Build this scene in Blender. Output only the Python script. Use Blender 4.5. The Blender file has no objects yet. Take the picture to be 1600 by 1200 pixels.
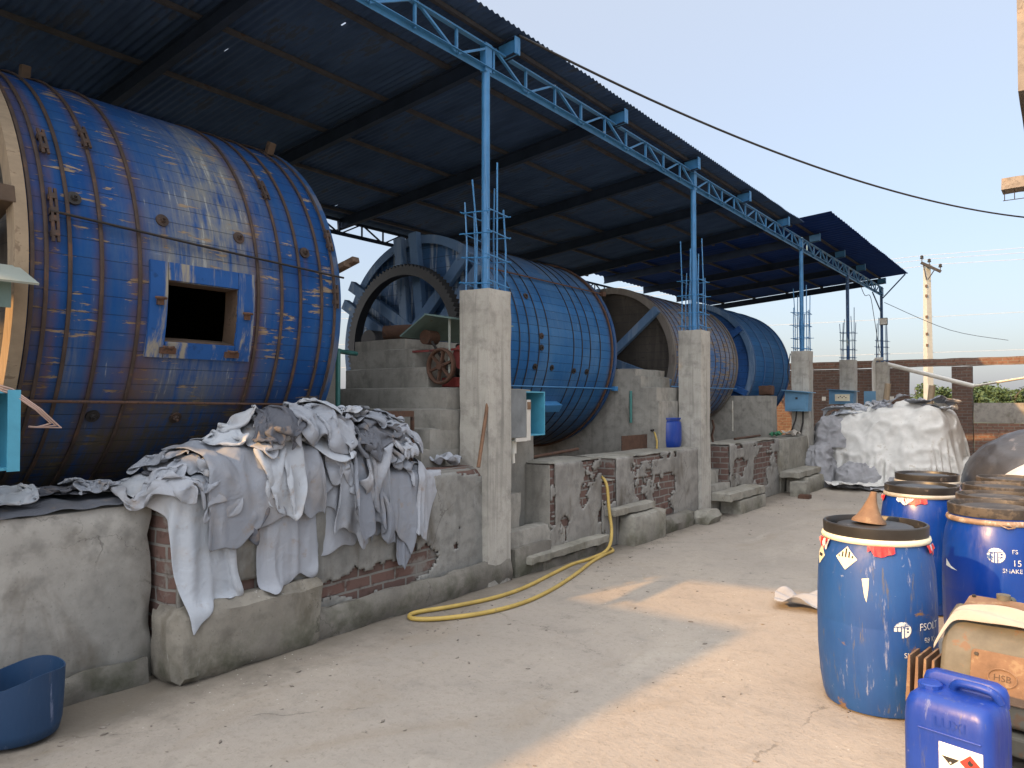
import bpy, bmesh, math, random
import numpy as np
from mathutils import Vector, Matrix, noise as mnoise
R = math.radians
PI = math.pi
random.seed(7)
rng = np.random.default_rng(7)
sc = bpy.context.scene
COL = sc.collection

# ------------------------------------------------------------------ camera, sky, sun, exposure
cam_d = bpy.data.cameras.new('camera')
cam = bpy.data.objects.new('camera', cam_d); COL.objects.link(cam)
cam.location = (0, 0, 1.6)
cam.rotation_euler = (R(90 + 1.395), 0, R(37.1))
cam_d.sensor_width = 36.0
cam_d.lens = 36.0 * 1150 / 1600
cam_d.clip_start = 0.05
cam_d.clip_end = 3000
sc.camera = cam

SUN_TO = Vector((-0.65, -2.17, 1.0)).normalized()      # direction towards the sun
SUN_EL = math.asin(SUN_TO.z)
SUN_AZ = math.atan2(SUN_TO.x, SUN_TO.y)
w = bpy.data.worlds.new('World'); sc.world = w
w.use_nodes = True
wn = w.node_tree.nodes; wl = w.node_tree.links
sky = wn.new('ShaderNodeTexSky'); sky.sky_type = 'NISHITA'
sky.sun_disc = False
sky.sun_elevation = SUN_EL
sky.sun_rotation = SUN_AZ
sky.altitude = 0
sky.air_density = 1.0
sky.dust_density = 3.0
sky.ozone_density = 1.6
# hazy afternoon: thin pale haze mixed over the clear sky, boosted sunward and overhead to lift fill light
def wnode(t, **k):
    nd = wn.new(t)
    for a_, b_ in k.items(): setattr(nd, a_, b_)
    return nd
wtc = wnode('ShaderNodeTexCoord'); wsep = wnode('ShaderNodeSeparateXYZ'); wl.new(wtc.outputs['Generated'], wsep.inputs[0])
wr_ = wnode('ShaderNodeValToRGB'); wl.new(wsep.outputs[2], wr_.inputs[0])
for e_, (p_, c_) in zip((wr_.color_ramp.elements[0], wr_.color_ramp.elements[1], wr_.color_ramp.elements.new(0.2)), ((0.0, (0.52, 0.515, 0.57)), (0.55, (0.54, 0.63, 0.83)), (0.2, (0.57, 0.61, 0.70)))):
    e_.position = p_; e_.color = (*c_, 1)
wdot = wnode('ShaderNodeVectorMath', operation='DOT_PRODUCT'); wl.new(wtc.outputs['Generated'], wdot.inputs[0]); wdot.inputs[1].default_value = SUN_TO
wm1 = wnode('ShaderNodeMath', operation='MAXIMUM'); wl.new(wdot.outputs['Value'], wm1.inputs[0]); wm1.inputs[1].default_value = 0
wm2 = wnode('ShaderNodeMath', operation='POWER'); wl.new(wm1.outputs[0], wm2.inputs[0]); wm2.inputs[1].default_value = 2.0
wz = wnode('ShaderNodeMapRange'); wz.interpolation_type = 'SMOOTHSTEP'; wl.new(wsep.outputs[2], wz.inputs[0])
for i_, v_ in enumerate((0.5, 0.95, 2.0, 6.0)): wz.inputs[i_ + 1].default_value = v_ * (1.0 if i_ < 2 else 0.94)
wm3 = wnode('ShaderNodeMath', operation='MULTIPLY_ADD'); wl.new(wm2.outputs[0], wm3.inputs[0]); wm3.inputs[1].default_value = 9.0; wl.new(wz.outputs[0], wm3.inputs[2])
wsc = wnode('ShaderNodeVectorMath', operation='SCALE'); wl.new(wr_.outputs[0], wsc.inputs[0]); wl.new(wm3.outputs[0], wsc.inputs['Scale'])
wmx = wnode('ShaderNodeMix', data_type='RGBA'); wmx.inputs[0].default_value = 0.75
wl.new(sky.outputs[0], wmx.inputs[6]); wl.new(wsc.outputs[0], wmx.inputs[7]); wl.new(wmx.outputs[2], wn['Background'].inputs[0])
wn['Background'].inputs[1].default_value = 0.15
sun_d = bpy.data.lights.new('sun', 'SUN')
sun_d.energy = 2.1
sun_d.angle = R(0.6)
sun_d.color = (1.0, 0.55, 0.18)
sun = bpy.data.objects.new('sun', sun_d); COL.objects.link(sun)
sun.location = (-10, -30, 20)
sun.rotation_euler = SUN_TO.to_track_quat('Z', 'Y').to_euler()
sc.view_settings.view_transform = 'Standard'
sc.view_settings.look = 'None'
sc.view_settings.exposure = 1.7
sc.view_settings.gamma = 1.0

# ------------------------------------------------------------------ material helper
class NB:
    def __init__(s, name):
        s.m = bpy.data.materials.new(name); s.m.use_nodes = True
        s.t = s.m.node_tree; s.n = s.t.nodes; s.l = s.t.links
        s.b = s.n['Principled BSDF']
        s._obj = None
    def new(s, typ, **kw):
        nd = s.n.new(typ)
        for k, v in kw.items(): setattr(nd, k, v)
        return nd
    def set(s, sock, v):
        if isinstance(v, bpy.types.NodeSocket): s.l.new(v, sock)
        elif v is not None:
            if sock.type == 'RGBA' and len(v) == 3: v = (*v, 1)
            sock.default_value = v
    def obj(s, rand=False):
        tc = s.new('ShaderNodeTexCoord')
        v = tc.outputs['Object']
        if rand:
            oi = s.new('ShaderNodeObjectInfo')
            r = s.math('MULTIPLY', oi.outputs['Random'], 37.0)
            va = s.new('ShaderNodeVectorMath', operation='ADD'); s.l.new(v, va.inputs[0]); s.l.new(r, va.inputs[1]); v = va.outputs[0]
        return v
    def random(s):
        return s.new('ShaderNodeObjectInfo').outputs['Random']
    def uv(s):
        return s.new('ShaderNodeTexCoord').outputs['UV']
    def scale(s, vec, sx, sy, sz):
        mp = s.new('ShaderNodeMapping'); s.l.new(vec, mp.inputs[0]); mp.inputs['Scale'].default_value = (sx, sy, sz); return mp.outputs[0]
    def noise(s, vec, scale, detail=4, rough=0.55, dist=0.0):
        nd = s.new('ShaderNodeTexNoise'); s.l.new(vec, nd.inputs['Vector'])
        nd.inputs['Scale'].default_value = scale; nd.inputs['Detail'].default_value = detail
        nd.inputs['Roughness'].default_value = rough; nd.inputs['Distortion'].default_value = dist
        return nd.outputs['Fac']
    def voro(s, vec, scale, feature='F1', rnd=1.0):
        nd = s.new('ShaderNodeTexVoronoi', feature=feature); s.l.new(vec, nd.inputs['Vector'])
        nd.inputs['Scale'].default_value = scale; nd.inputs['Randomness'].default_value = rnd
        return nd.outputs['Distance']
    def ramp(s, fac, stops):
        nd = s.new('ShaderNodeValToRGB'); e = nd.color_ramp.elements
        while len(e) > 1: e.remove(e[0])
        for i, (p, c) in enumerate(stops):
            el = e[0] if i == 0 else e.new(p)
            el.position = p
            if isinstance(c, (int, float)): c = (c, c, c)
            el.color = (*c, 1) if len(c) == 3 else c
        s.l.new(fac, nd.inputs[0]); return nd.outputs[0]
    def step(s, fac, a, b):
        nd = s.new('ShaderNodeMapRange'); nd.clamp = True; nd.interpolation_type = 'SMOOTHSTEP'
        s.l.new(fac, nd.inputs[0]); nd.inputs[1].default_value = a; nd.inputs[2].default_value = b
        nd.inputs[3].default_value = 0; nd.inputs[4].default_value = 1
        return nd.outputs[0]
    def math(s, op, a, b=None, clamp=False):
        nd = s.new('ShaderNodeMath', operation=op); nd.use_clamp = clamp
        s.set(nd.inputs[0], a)
        if b is not None: s.set(nd.inputs[1], b)
        return nd.outputs[0]
    def mix(s, fac, a, b, mode='MIX'):
        nd = s.new('ShaderNodeMix', data_type='RGBA', blend_type=mode); nd.clamp_factor = True
        s.set(nd.inputs[0], fac); s.set(nd.inputs[6], a); s.set(nd.inputs[7], b)
        return nd.outputs[2]
    def sep(s, vec):
        nd = s.new('ShaderNodeSeparateXYZ'); s.l.new(vec, nd.inputs[0]); return nd.outputs
    def comb(s, x, y, z):
        nd = s.new('ShaderNodeCombineXYZ'); s.set(nd.inputs[0], x); s.set(nd.inputs[1], y); s.set(nd.inputs[2], z); return nd.outputs[0]
    def bump(s, h, strength=0.3, dist=0.01, nrm=None):
        nd = s.new('ShaderNodeBump'); nd.inputs['Strength'].default_value = strength; nd.inputs['Distance'].default_value = dist
        s.l.new(h, nd.inputs['Height'])
        if nrm is not None: s.l.new(nrm, nd.inputs['Normal'])
        return nd.outputs[0]
    def attr(s, name):
        nd = s.new('ShaderNodeAttribute'); nd.attribute_name = name; return nd.outputs['Color']
    def boxmap(s):
        # wall mapping: (horizontal run, height)
        v = s.sep(s.obj()); g = s.new('ShaderNodeNewGeometry')
        nx = s.math('ABSOLUTE', s.sep(g.outputs['True Normal'])[0])
        f = s.math('GREATER_THAN', nx, 0.6)
        a = s.math('MULTIPLY', v[1], f)
        b = s.math('MULTIPLY', v[0], s.math('SUBTRACT', 1.0, f))
        return s.comb(s.math('ADD', a, b), v[2], 0.0)
    def done(s, color=None, rough=0.7, metal=0.0, nrm=None, spec=None):
        if color is not None: s.set(s.b.inputs['Base Color'], color)
        s.set(s.b.inputs['Roughness'], rough); s.set(s.b.inputs['Metallic'], metal)
        if nrm is not None: s.l.new(nrm, s.b.inputs['Normal'])
        if spec is not None: s.b.inputs['Specular IOR Level'].default_value = spec
        return s.m

M = {}
def concrete(name, base, dark=0.6, stain=(0.10, 0.085, 0.065), scale=1.0, brick=None, brick_z=None, green=0.0, streak=0.0, white=0.0, crack=0.45):
    """cast or rendered cement with blotches, pits, cracks; brick = threshold of render lost from brickwork"""
    b = NB(name); v = b.obj()
    n1 = b.noise(v, 1.7 * scale, 6, 0.62); n2 = b.noise(v, 9 * scale, 6, 0.6); n3 = b.noise(v, 60, 3, 0.6)
    c = b.ramp(n1, [(0.28, tuple(x * dark for x in base)), (0.52, base), (0.75, tuple(min(1, x * 1.22) for x in base))])
    c = b.mix(b.step(n2, 0.42, 0.75), c, tuple(x * 0.66 for x in base))
    st = b.noise(b.scale(v, 1, 1, 0.6), 2.6, 5, 0.6, 0.6)
    c = b.mix(b.math('MULTIPLY', b.step(st, 0.52, 0.72), 0.75), c, stain)
    if streak:
        sk = b.noise(b.scale(v, 9, 9, 0.35), 1.5, 4, 0.6)
        c = b.mix(b.math('MULTIPLY', b.step(sk, 0.5, 0.72), streak), c, tuple(x * 0.5 for x in base))
    if white:
        sk = b.noise(b.scale(v, 14, 14, 1.2), 1.2, 4, 0.7, 0.5)
        c = b.mix(b.math('MULTIPLY', b.step(sk, 0.66, 0.72), white), c, (0.62, 0.62, 0.6))
    c = b.mix(b.math('MULTIPLY', b.step(n3, 0.62, 0.72), 0.5), c, tuple(x * 0.45 for x in base))
    wob = b.noise(v, 3, 5, 0.65)
    vad = b.new('ShaderNodeVectorMath', operation='ADD'); b.l.new(v, vad.inputs[0]); b.l.new(b.math('MULTIPLY', wob, 0.7), vad.inputs[1])
    cr = b.voro(vad.outputs[0], 0.8, 'DISTANCE_TO_EDGE')
    crm = b.math('MULTIPLY', b.math('LESS_THAN', cr, 0.0035), b.step(n1, 0.45, 0.6))
    c = b.mix(b.math('MULTIPLY', crm, crack), c, (0.06, 0.052, 0.045))
    h = b.math('ADD', b.math('MULTIPLY', n2, 0.7), b.math('MULTIPLY', n3, 0.35))
    h = b.math('SUBTRACT', h, b.math('MULTIPLY', crm, crack))
    if brick is not None:
        bm_ = b.boxmap()
        wv = b.new('ShaderNodeVectorMath', operation='ADD'); b.l.new(bm_, wv.inputs[0])
        jit = b.math('MULTIPLY', b.math('SUBTRACT', b.noise(v, 5, 2), 0.5), 0.02); b.l.new(jit, wv.inputs[1])
        bt = b.new('ShaderNodeTexBrick'); b.l.new(wv.outputs[0], bt.inputs['Vector'])
        bt.inputs['Scale'].default_value = 1; bt.inputs['Brick Width'].default_value = 0.235; bt.inputs['Row Height'].default_value = 0.082
        bt.inputs['Mortar Size'].default_value = 0.009; bt.inputs['Mortar Smooth'].default_value = 0.3; bt.inputs['Bias'].default_value = -0.2
        bt.inputs['Color1'].default_value = (0.15, 0.082, 0.066, 1); bt.inputs['Color2'].default_value = (0.125, 0.075, 0.06, 1); bt.inputs['Mortar'].default_value = (0.19, 0.18, 0.165, 1)
        bc = b.mix(b.math('MULTIPLY', b.step(n2, 0.40, 0.60), 0.85), bt.outputs['Color'], tuple(x * 0.75 for x in base))
        m0 = b.noise(v, 1.5, 7, 0.62, 0.4)
        if brick_z:
            z0, z1, gain = brick_z       # strongest at height z0, gone by +-z1
            dz = b.math('DIVIDE', b.math('ABSOLUTE', b.math('SUBTRACT', b.sep(v)[2], z0)), z1)
            m0 = b.math('ADD', m0, b.math('MULTIPLY', b.math('SUBTRACT', 1.0, dz), gain))
        mk = b.step(m0, brick, brick + 0.025)
        rim = b.math('MULTIPLY', b.step(m0, brick - 0.03, brick), b.math('SUBTRACT', 1.0, mk))
        c = b.mix(b.math('MULTIPLY', rim, 0.55), c, tuple(x * 0.45 for x in base))
        c = b.mix(mk, c, bc)
        h = b.math('ADD', b.math('MULTIPLY', h, 0.6), b.math('MULTIPLY', b.math('SUBTRACT', 1.0, mk), 1.2))
        h = b.math('SUBTRACT', h, b.math('MULTIPLY', b.math('MULTIPLY', bt.outputs['Fac'], mk), 0.8))
    if green:
        gz = b.math('SUBTRACT', 1.0, b.step(b.sep(v)[2], 0.02, 0.35))
        gn = b.step(b.noise(v, 3.2, 5, 0.65), 0.42, 0.68)
        c = b.mix(b.math('MULTIPLY', b.math('MULTIPLY', gz, gn), green), c, (0.05, 0.055, 0.03))
    M[name] = b.done(c, b.ramp(n2, [(0.3, 0.95), (0.7, 0.8)]), nrm=b.bump(h, 0.55, 0.012), spec=0.25)

concrete('plaster_left', (0.32, 0.305, 0.275), brick=0.68, brick_z=(0.30, 0.35, 0.16), green=0.5, stain=(0.13, 0.11, 0.085))
concrete('plaster_mid', (0.24, 0.235, 0.215), brick=0.63, brick_z=(0.33, 0.24, 0.20), green=0.4, streak=0.35, white=0.35)
concrete('footing', (0.20, 0.185, 0.16), green=0.75, stain=(0.10, 0.09, 0.07), dark=0.5)
concrete('ledge', (0.23, 0.21, 0.175), green=0.7, white=0.75, stain=(0.11, 0.095, 0.07), dark=0.55)
concrete('column', (0.40, 0.38, 0.335), dark=0.72, stain=(0.29, 0.28, 0.24), streak=0.75, crack=0.0)
concrete('pier', (0.30, 0.285, 0.25), dark=0.65, stain=(0.16, 0.15, 0.13), streak=0.45, crack=0.15)
concrete('brick_render', (0.24, 0.225, 0.20), brick=0.57, brick_z=(0.55, 0.75, 0.06), green=0.3, white=0.25)
concrete('brick_render_low', (0.235, 0.22, 0.195), brick=0.54, brick_z=(0.5, 0.6, 0.08), green=0.4)
concrete('block', (0.28, 0.265, 0.225), green=0.55, stain=(0.17, 0.15, 0.11))
concrete('plaster_far', (0.255, 0.24, 0.215), dark=0.75)
concrete('tan_render', (0.22, 0.19, 0.16), dark=0.8, stain=(0.32, 0.24, 0.17))

def brickwall(name, c1, c2, mortar, patch=0.5):
    b = NB(name); v = b.obj(); bm_ = b.boxmap()
    wv = b.new('ShaderNodeVectorMath', operation='ADD'); b.l.new(bm_, wv.inputs[0])
    jit = b.math('MULTIPLY', b.math('SUBTRACT', b.noise(v, 3, 2), 0.5), 0.03); b.l.new(jit, wv.inputs[1])
    bt = b.new('ShaderNodeTexBrick'); b.l.new(wv.outputs[0], bt.inputs['Vector'])
    bt.inputs['Scale'].default_value = 1; bt.inputs['Brick Width'].default_value = 0.24; bt.inputs['Row Height'].default_value = 0.085
    bt.inputs['Mortar Size'].default_value = 0.010; bt.inputs['Mortar Smooth'].default_value = 0.3
    bt.inputs['Color1'].default_value = (*c1, 1); bt.inputs['Color2'].default_value = (*c2, 1); bt.inputs['Mortar'].default_value = (*mortar, 1)
    n1 = b.noise(v, 1.6, 6, 0.65); n2 = b.noise(v, 14, 5, 0.6)
    c = b.mix(b.step(n2, 0.5, 0.75), bt.outputs['Color'], tuple(x * 0.55 for x in c1))
    c = b.mix(b.math('MULTIPLY', b.step(n1, 0.60, 0.66), patch), c, (0.21, 0.20, 0.18))
    h = b.math('SUBTRACT', b.math('MULTIPLY', n2, 0.5), bt.outputs['Fac'])
    M[name] = b.done(c, 0.92, nrm=b.bump(h, 0.6, 0.012), spec=0.2)
brickwall('brick_far', (0.13, 0.078, 0.06), (0.095, 0.06, 0.05), (0.125, 0.115, 0.10))
brickwall('brick_lit', (0.19, 0.105, 0.075), (0.145, 0.085, 0.065), (0.17, 0.15, 0.125))  # brighter copy of the far brick, with sunlit tone put into the colour

def ground_mat():
    b = NB('yard_concrete'); v = b.obj()
    n1 = b.noise(v, 0.55, 7, 0.62, 0.3); n2 = b.noise(v, 4.5, 7, 0.65); n3 = b.noise(v, 45, 4, 0.65); n4 = b.noise(b.scale(v, 1, 0.35, 1), 2.2, 6, 0.62, 0.5)
    base = (0.325, 0.285, 0.24)
    c = b.ramp(n1, [(0.25, (0.265, 0.235, 0.2)), (0.5, base), (0.72, (0.375, 0.325, 0.265))])
    c = b.mix(b.math('MULTIPLY', b.step(n2, 0.50, 0.72), 0.55), c, (0.235, 0.21, 0.18))
    c = b.mix(b.math('MULTIPLY', b.step(n4, 0.56, 0.70), 0.5), c, (0.40, 0.355, 0.295))
    n5 = b.noise(v, 16, 6, 0.7, 0.3); n6 = b.noise(b.scale(v, 1.0, 0.5, 1), 1.1, 6, 0.7, 1.0)
    c = b.mix(b.math('MULTIPLY', b.step(n5, 0.48, 0.74), 0.38), c, (0.215, 0.18, 0.14))
    c = b.mix(b.math('MULTIPLY', b.step(n6, 0.50, 0.68), 0.40), c, (0.255, 0.205, 0.15))
    c = b.mix(b.math('MULTIPLY', b.step(n3, 0.56, 0.72), 0.5), c, (0.18, 0.155, 0.12))
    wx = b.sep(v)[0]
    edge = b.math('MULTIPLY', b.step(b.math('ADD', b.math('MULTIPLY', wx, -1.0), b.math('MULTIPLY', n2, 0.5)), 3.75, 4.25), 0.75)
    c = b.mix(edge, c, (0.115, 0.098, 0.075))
    # trodden dark spots and oil
    sp = b.noise(v, 2.1, 5, 0.7, 1.2)
    c = b.mix(b.math('MULTIPLY', b.step(sp, 0.62, 0.86), 0.38), c, (0.15, 0.13, 0.105))
    ys = b.noise(b.scale(v, 1, 1, 1), 3.3, 4, 0.6, 0.8)
    c = b.mix(b.math('MULTIPLY', b.step(ys, 0.60, 0.88), 0.4), c, (0.22, 0.165, 0.09))
    vs = b.voro(v, 7.0)
    c = b.mix(b.math('MULTIPLY', b.math('LESS_THAN', vs, 0.075), b.step(n2, 0.52, 0.6)), c, (0.1, 0.08, 0.065))
    vs2 = b.voro(v, 19.0)
    c = b.mix(b.math('MULTIPLY', b.math('LESS_THAN', vs2, 0.09), b.step(n1, 0.5, 0.6)), c, (0.5, 0.47, 0.42))
    wob = b.noise(v, 2.0, 6, 0.65)
    vad = b.new('ShaderNodeVectorMath', operation='ADD'); b.l.new(v, vad.inputs[0]); b.l.new(b.math('MULTIPLY', wob, 1.2), vad.inputs[1])
    cr = b.voro(vad.outputs[0], 0.36, 'DISTANCE_TO_EDGE')
    crm = b.math('MULTIPLY', b.math('LESS_THAN', cr, 0.0022), b.step(n2, 0.45, 0.6))
    c = b.mix(b.math('MULTIPLY', crm, 0.45), c, (0.10, 0.085, 0.068))
    h = b.math('ADD', b.math('MULTIPLY', n2, 0.9), b.math('MULTIPLY', n3, 0.3))
    h = b.math('SUBTRACT', h, b.math('MULTIPLY', crm, 0.5))
    M['yard'] = b.done(c, b.ramp(n2, [(0.3, 0.95), (0.7, 0.82)]), nrm=b.bump(b.math('ADD', h, b.math('MULTIPLY', n5, 0.5)), 0.6, 0.018), spec=0.3)
ground_mat()

def simple(name, col, rough=0.6, metal=0.0, var=0.25, nscale=6, spots=None, spot_t=0.62, spot_amt=0.8, bump=0.15, stretch=None, rand=True, rvar=0.0, spec=0.5):
    b = NB(name); v = b.obj(rand)
    if stretch: v2 = b.scale(v, *stretch)
    else: v2 = v
    n = b.noise(v2, nscale, 6, 0.62); n2 = b.noise(v2, nscale * 5, 4, 0.6)
    c = b.ramp(n, [(0.25, tuple(x * (1 - var) for x in col)), (0.75, tuple(min(1, x * (1 + var)) for x in col))])
    if rvar:
        rr = b.random()
        c = b.mix(b.math('MULTIPLY', rr, rvar), c, tuple(x * 0.55 for x in col))
    if spots:
        s = b.step(b.math('ADD', b.math('MULTIPLY', n, 0.6), b.math('MULTIPLY', n2, 0.4)), spot_t, spot_t + 0.06)
        c = b.mix(b.math('MULTIPLY', s, spot_amt), c, spots)
    M[name] = b.done(c, rough, metal, nrm=b.bump(b.math('ADD', n, b.math('MULTIPLY', n2, 0.5)), bump, 0.01), spec=spec)

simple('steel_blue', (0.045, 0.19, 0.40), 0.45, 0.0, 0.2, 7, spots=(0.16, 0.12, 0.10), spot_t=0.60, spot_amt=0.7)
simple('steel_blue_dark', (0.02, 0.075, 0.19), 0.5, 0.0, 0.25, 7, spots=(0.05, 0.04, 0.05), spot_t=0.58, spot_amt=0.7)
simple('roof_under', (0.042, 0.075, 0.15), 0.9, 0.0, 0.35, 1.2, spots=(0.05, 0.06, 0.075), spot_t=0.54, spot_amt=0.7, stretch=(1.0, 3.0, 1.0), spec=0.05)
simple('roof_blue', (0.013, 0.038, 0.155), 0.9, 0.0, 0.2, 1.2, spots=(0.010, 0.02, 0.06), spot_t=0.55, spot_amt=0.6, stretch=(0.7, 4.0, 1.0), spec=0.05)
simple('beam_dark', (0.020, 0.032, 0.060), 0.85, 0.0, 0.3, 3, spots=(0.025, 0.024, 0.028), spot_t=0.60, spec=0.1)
simple('purlin', (0.055, 0.058, 0.07), 0.85, 0.0, 0.3, 5, spots=(0.05, 0.035, 0.028), spot_t=0.57, spec=0.1)
simple('rust', (0.085, 0.042, 0.025), 0.85, 0.0, 0.45, 9, spots=(0.035, 0.024, 0.02), spot_t=0.54)
simple('hoop_iron', (0.050, 0.032, 0.024), 0.8, 0.0, 0.5, 9, spots=(0.10, 0.048, 0.026), spot_t=0.55)
simple('rust_light', (0.175, 0.105, 0.062), 0.85, 0.0, 0.35, 12, spots=(0.24, 0.17, 0.10), spot_t=0.54)
simple('iron_dark', (0.030, 0.026, 0.024), 0.6, 0.3, 0.4, 9, spots=(0.10, 0.05, 0.03), spot_t=0.6)
simple('timber_pale', (0.27, 0.205, 0.135), 0.85, 0.0, 0.3, 4, spots=(0.16, 0.11, 0.07), spot_t=0.56, stretch=(6, 1, 1))
simple('timber_dark', (0.085, 0.055, 0.035), 0.85, 0.0, 0.4, 6, spots=(0.03, 0.02, 0.015), spot_t=0.56)
simple('brown_wood', (0.16, 0.085, 0.045), 0.75, 0.0, 0.4, 6, spots=(0.05, 0.03, 0.02), spot_t=0.56)
simple('red_paint', (0.22, 0.035, 0.03), 0.6, 0.0, 0.4, 8, spots=(0.06, 0.03, 0.025), spot_t=0.53)
simple('green_sheet', (0.13, 0.20, 0.185), 0.6, 0.0, 0.2, 5, spots=(0.12, 0.11, 0.09), spot_t=0.60)
simple('grey_sheet', (0.30, 0.33, 0.29), 0.6, 0.0, 0.15, 5, spots=(0.25, 0.23, 0.2), spot_t=0.62)
simple('cyan_box', (0.07, 0.31, 0.44), 0.5, 0.0, 0.2, 5, spots=(0.12, 0.10, 0.09), spot_t=0.62)
simple('box_blue', (0.10, 0.23, 0.36), 0.5, 0.0, 0.2, 5, spots=(0.14, 0.13, 0.12), spot_t=0.6)
simple('grey_door', (0.17, 0.185, 0.19), 0.6, 0.0, 0.3, 7, spots=(0.25, 0.24, 0.22), spot_t=0.6)
simple('pvc_teal', (0.04, 0.165, 0.145), 0.4, 0.0, 0.2, 5, spots=(0.10, 0.14, 0.12), spot_t=0.62)
simple('pvc_pale', (0.55, 0.53, 0.48), 0.4, 0.0, 0.12, 5)
simple('hose_yellow', (0.42, 0.29, 0.07), 0.55, 0.0, 0.25, 6, spots=(0.28, 0.2, 0.09), spot_t=0.56)
simple('cable_black', (0.015, 0.014, 0.014), 0.6, 0.0, 0.2, 5)
simple('wire_pale', (0.36, 0.37, 0.38), 0.6, 0.0, 0.1, 5)
simple('wire_pink', (0.42, 0.29, 0.24), 0.6, 0.0, 0.2, 5)
simple('plastic_black', (0.022, 0.021, 0.020), 0.42, 0.0, 0.4, 6, spots=(0.16, 0.14, 0.12), spot_t=0.57, spot_amt=0.6, rvar=0.2)
simple('lid_dusty', (0.035, 0.031, 0.028), 0.6, 0.0, 0.4, 6, spots=(0.11, 0.09, 0.068), spot_t=0.50, spot_amt=0.6)
simple('ring_steel', (0.42, 0.40, 0.34), 0.5, 0.3, 0.3, 8, spots=(0.24, 0.17, 0.10), spot_t=0.56)
simple('ring_rust', (0.28, 0.19, 0.13), 0.6, 0.2, 0.4, 14, spots=(0.42, 0.38, 0.32), spot_t=0.52)
simple('tape_red', (0.62, 0.03, 0.03), 0.4, 0.0, 0.2, 14)
simple('film_clear', (0.5, 0.5, 0.52), 0.3, 0.0, 0.2, 14)
simple('white_paint', (0.75, 0.75, 0.72), 0.6, 0.0, 0.1, 20)
simple('label_cream', (0.72, 0.66, 0.48), 0.6, 0.0, 0.12, 14, spots=(0.4, 0.33, 0.22), spot_t=0.66)
simple('label_white', (0.80, 0.78, 0.70), 0.55, 0.0, 0.05, 14)
simple('label_red', (0.68, 0.04, 0.03), 0.5, 0.0, 0.1, 14)
simple('ink_black', (0.02, 0.02, 0.02), 0.6, 0.0, 0.1, 14)
simple('cast_grey', (0.115, 0.105, 0.08), 0.75, 0.0, 0.35, 7, spots=(0.16, 0.09, 0.05), spot_t=0.54)
simple('cloth_white', (0.34, 0.31, 0.27), 0.9, 0.0, 0.1, 8, spots=(0.5, 0.42, 0.33), spot_t=0.64, bump=0.3, spec=0.1)
simple('sack_white', (0.55, 0.54, 0.51), 0.75, 0.0, 0.16, 4, spots=(0.40, 0.36, 0.30), spot_t=0.58, spot_amt=0.7, bump=0.5, spec=0.2)
simple('sack_grey', (0.27, 0.27, 0.28), 0.85, 0.0, 0.25, 5, spots=(0.42, 0.27, 0.12), spot_t=0.64, spot_amt=0.8, bump=0.6, spec=0.2)
simple('tarp_black', (0.035, 0.038, 0.046), 0.42, 0.0, 0.4, 3, spots=(0.10, 0.10, 0.11), spot_t=0.56, bump=0.6)
simple('pole_concrete', (0.33, 0.335, 0.31), 0.85, 0.0, 0.12, 4)
simple('bark', (0.10, 0.075, 0.055), 0.9, 0.0, 0.3, 8)
simple('leaf', (0.06, 0.10, 0.035), 0.8, 0.0, 0.4, 3, rvar=0.5)
simple('earth', (0.16, 0.15, 0.08), 0.95, 0.0, 0.4, 0.08, spots=(0.08, 0.10, 0.04), spot_t=0.5)
simple('debris', (0.2, 0.17, 0.14), 0.9, 0.0, 0.5, 30, spots=(0.35, 0.34, 0.34), spot_t=0.56)
simple('pink_render', (0.45, 0.30, 0.24), 0.85)
simple('glass_dark', (0.03, 0.035, 0.04), 0.15)
simple('lamp_face', (0.62, 0.62, 0.58), 0.4)
simple('green_cloth', (0.03, 0.14, 0.07), 0.8)

def plastic_blue(name, col, col2, scuff=0.5, rough=0.42):
    b = NB(name); v = b.obj(True)
    n1 = b.noise(v, 2.4, 5, 0.6); n2 = b.noise(b.scale(v, 5, 5, 0.8), 5, 6, 0.68); n3 = b.noise(v, 30, 4, 0.6); n4 = b.noise(v, 3.8, 6, 0.7, 0.8)
    c = b.mix(b.step(n1, 0.3, 0.7), col, col2)
    c = b.mix(b.math('MULTIPLY', b.step(n2, 0.60, 0.68), 0.42 * scuff), c, (0.20, 0.23, 0.34))
    c = b.mix(b.math('MULTIPLY', b.step(b.noise(b.scale(v, 9, 9, 1.1), 4, 6, 0.7), 0.58, 0.74), 0.7 * scuff), c, (0.075, 0.085, 0.12))
    c = b.mix(b.math('MULTIPLY', b.math('MULTIPLY', b.step(n3, 0.66, 0.73), b.step(n1, 0.5, 0.7)), 0.55 * scuff), c, (0.40, 0.44, 0.52))
    dz = b.math('SUBTRACT', 1.0, b.step(b.sep(b.obj())[2], 0.0, 0.16))
    c = b.mix(b.math('MULTIPLY', b.step(b.math('ADD', n4, b.math('MULTIPLY', dz, 0.10)), 0.66, 0.72), 0.7 * scuff), c, (0.15, 0.095, 0.06))
    M[name] = b.done(c, b.math('ADD', b.math('MULTIPLY', b.step(n2, 0.4, 0.7), 0.2), rough - 0.08), nrm=b.bump(b.math('ADD', n1, b.math('MULTIPLY', n2, 0.4)), 0.10, 0.02), spec=0.5)
plastic_blue('drum_worn', (0.009, 0.050, 0.20), (0.013, 0.07, 0.24), 1.9, 0.55)
plastic_blue('drum_new', (0.002, 0.031, 0.22), (0.003, 0.040, 0.26), 0.25, 0.36)
plastic_blue('jerry_blue', (0.006, 0.034, 0.25), (0.010, 0.045, 0.29), 1.0, 0.45)
plastic_blue('bucket_blue', (0.008, 0.035, 0.09), (0.010, 0.045, 0.11), 1.3, 0.6)

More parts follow.
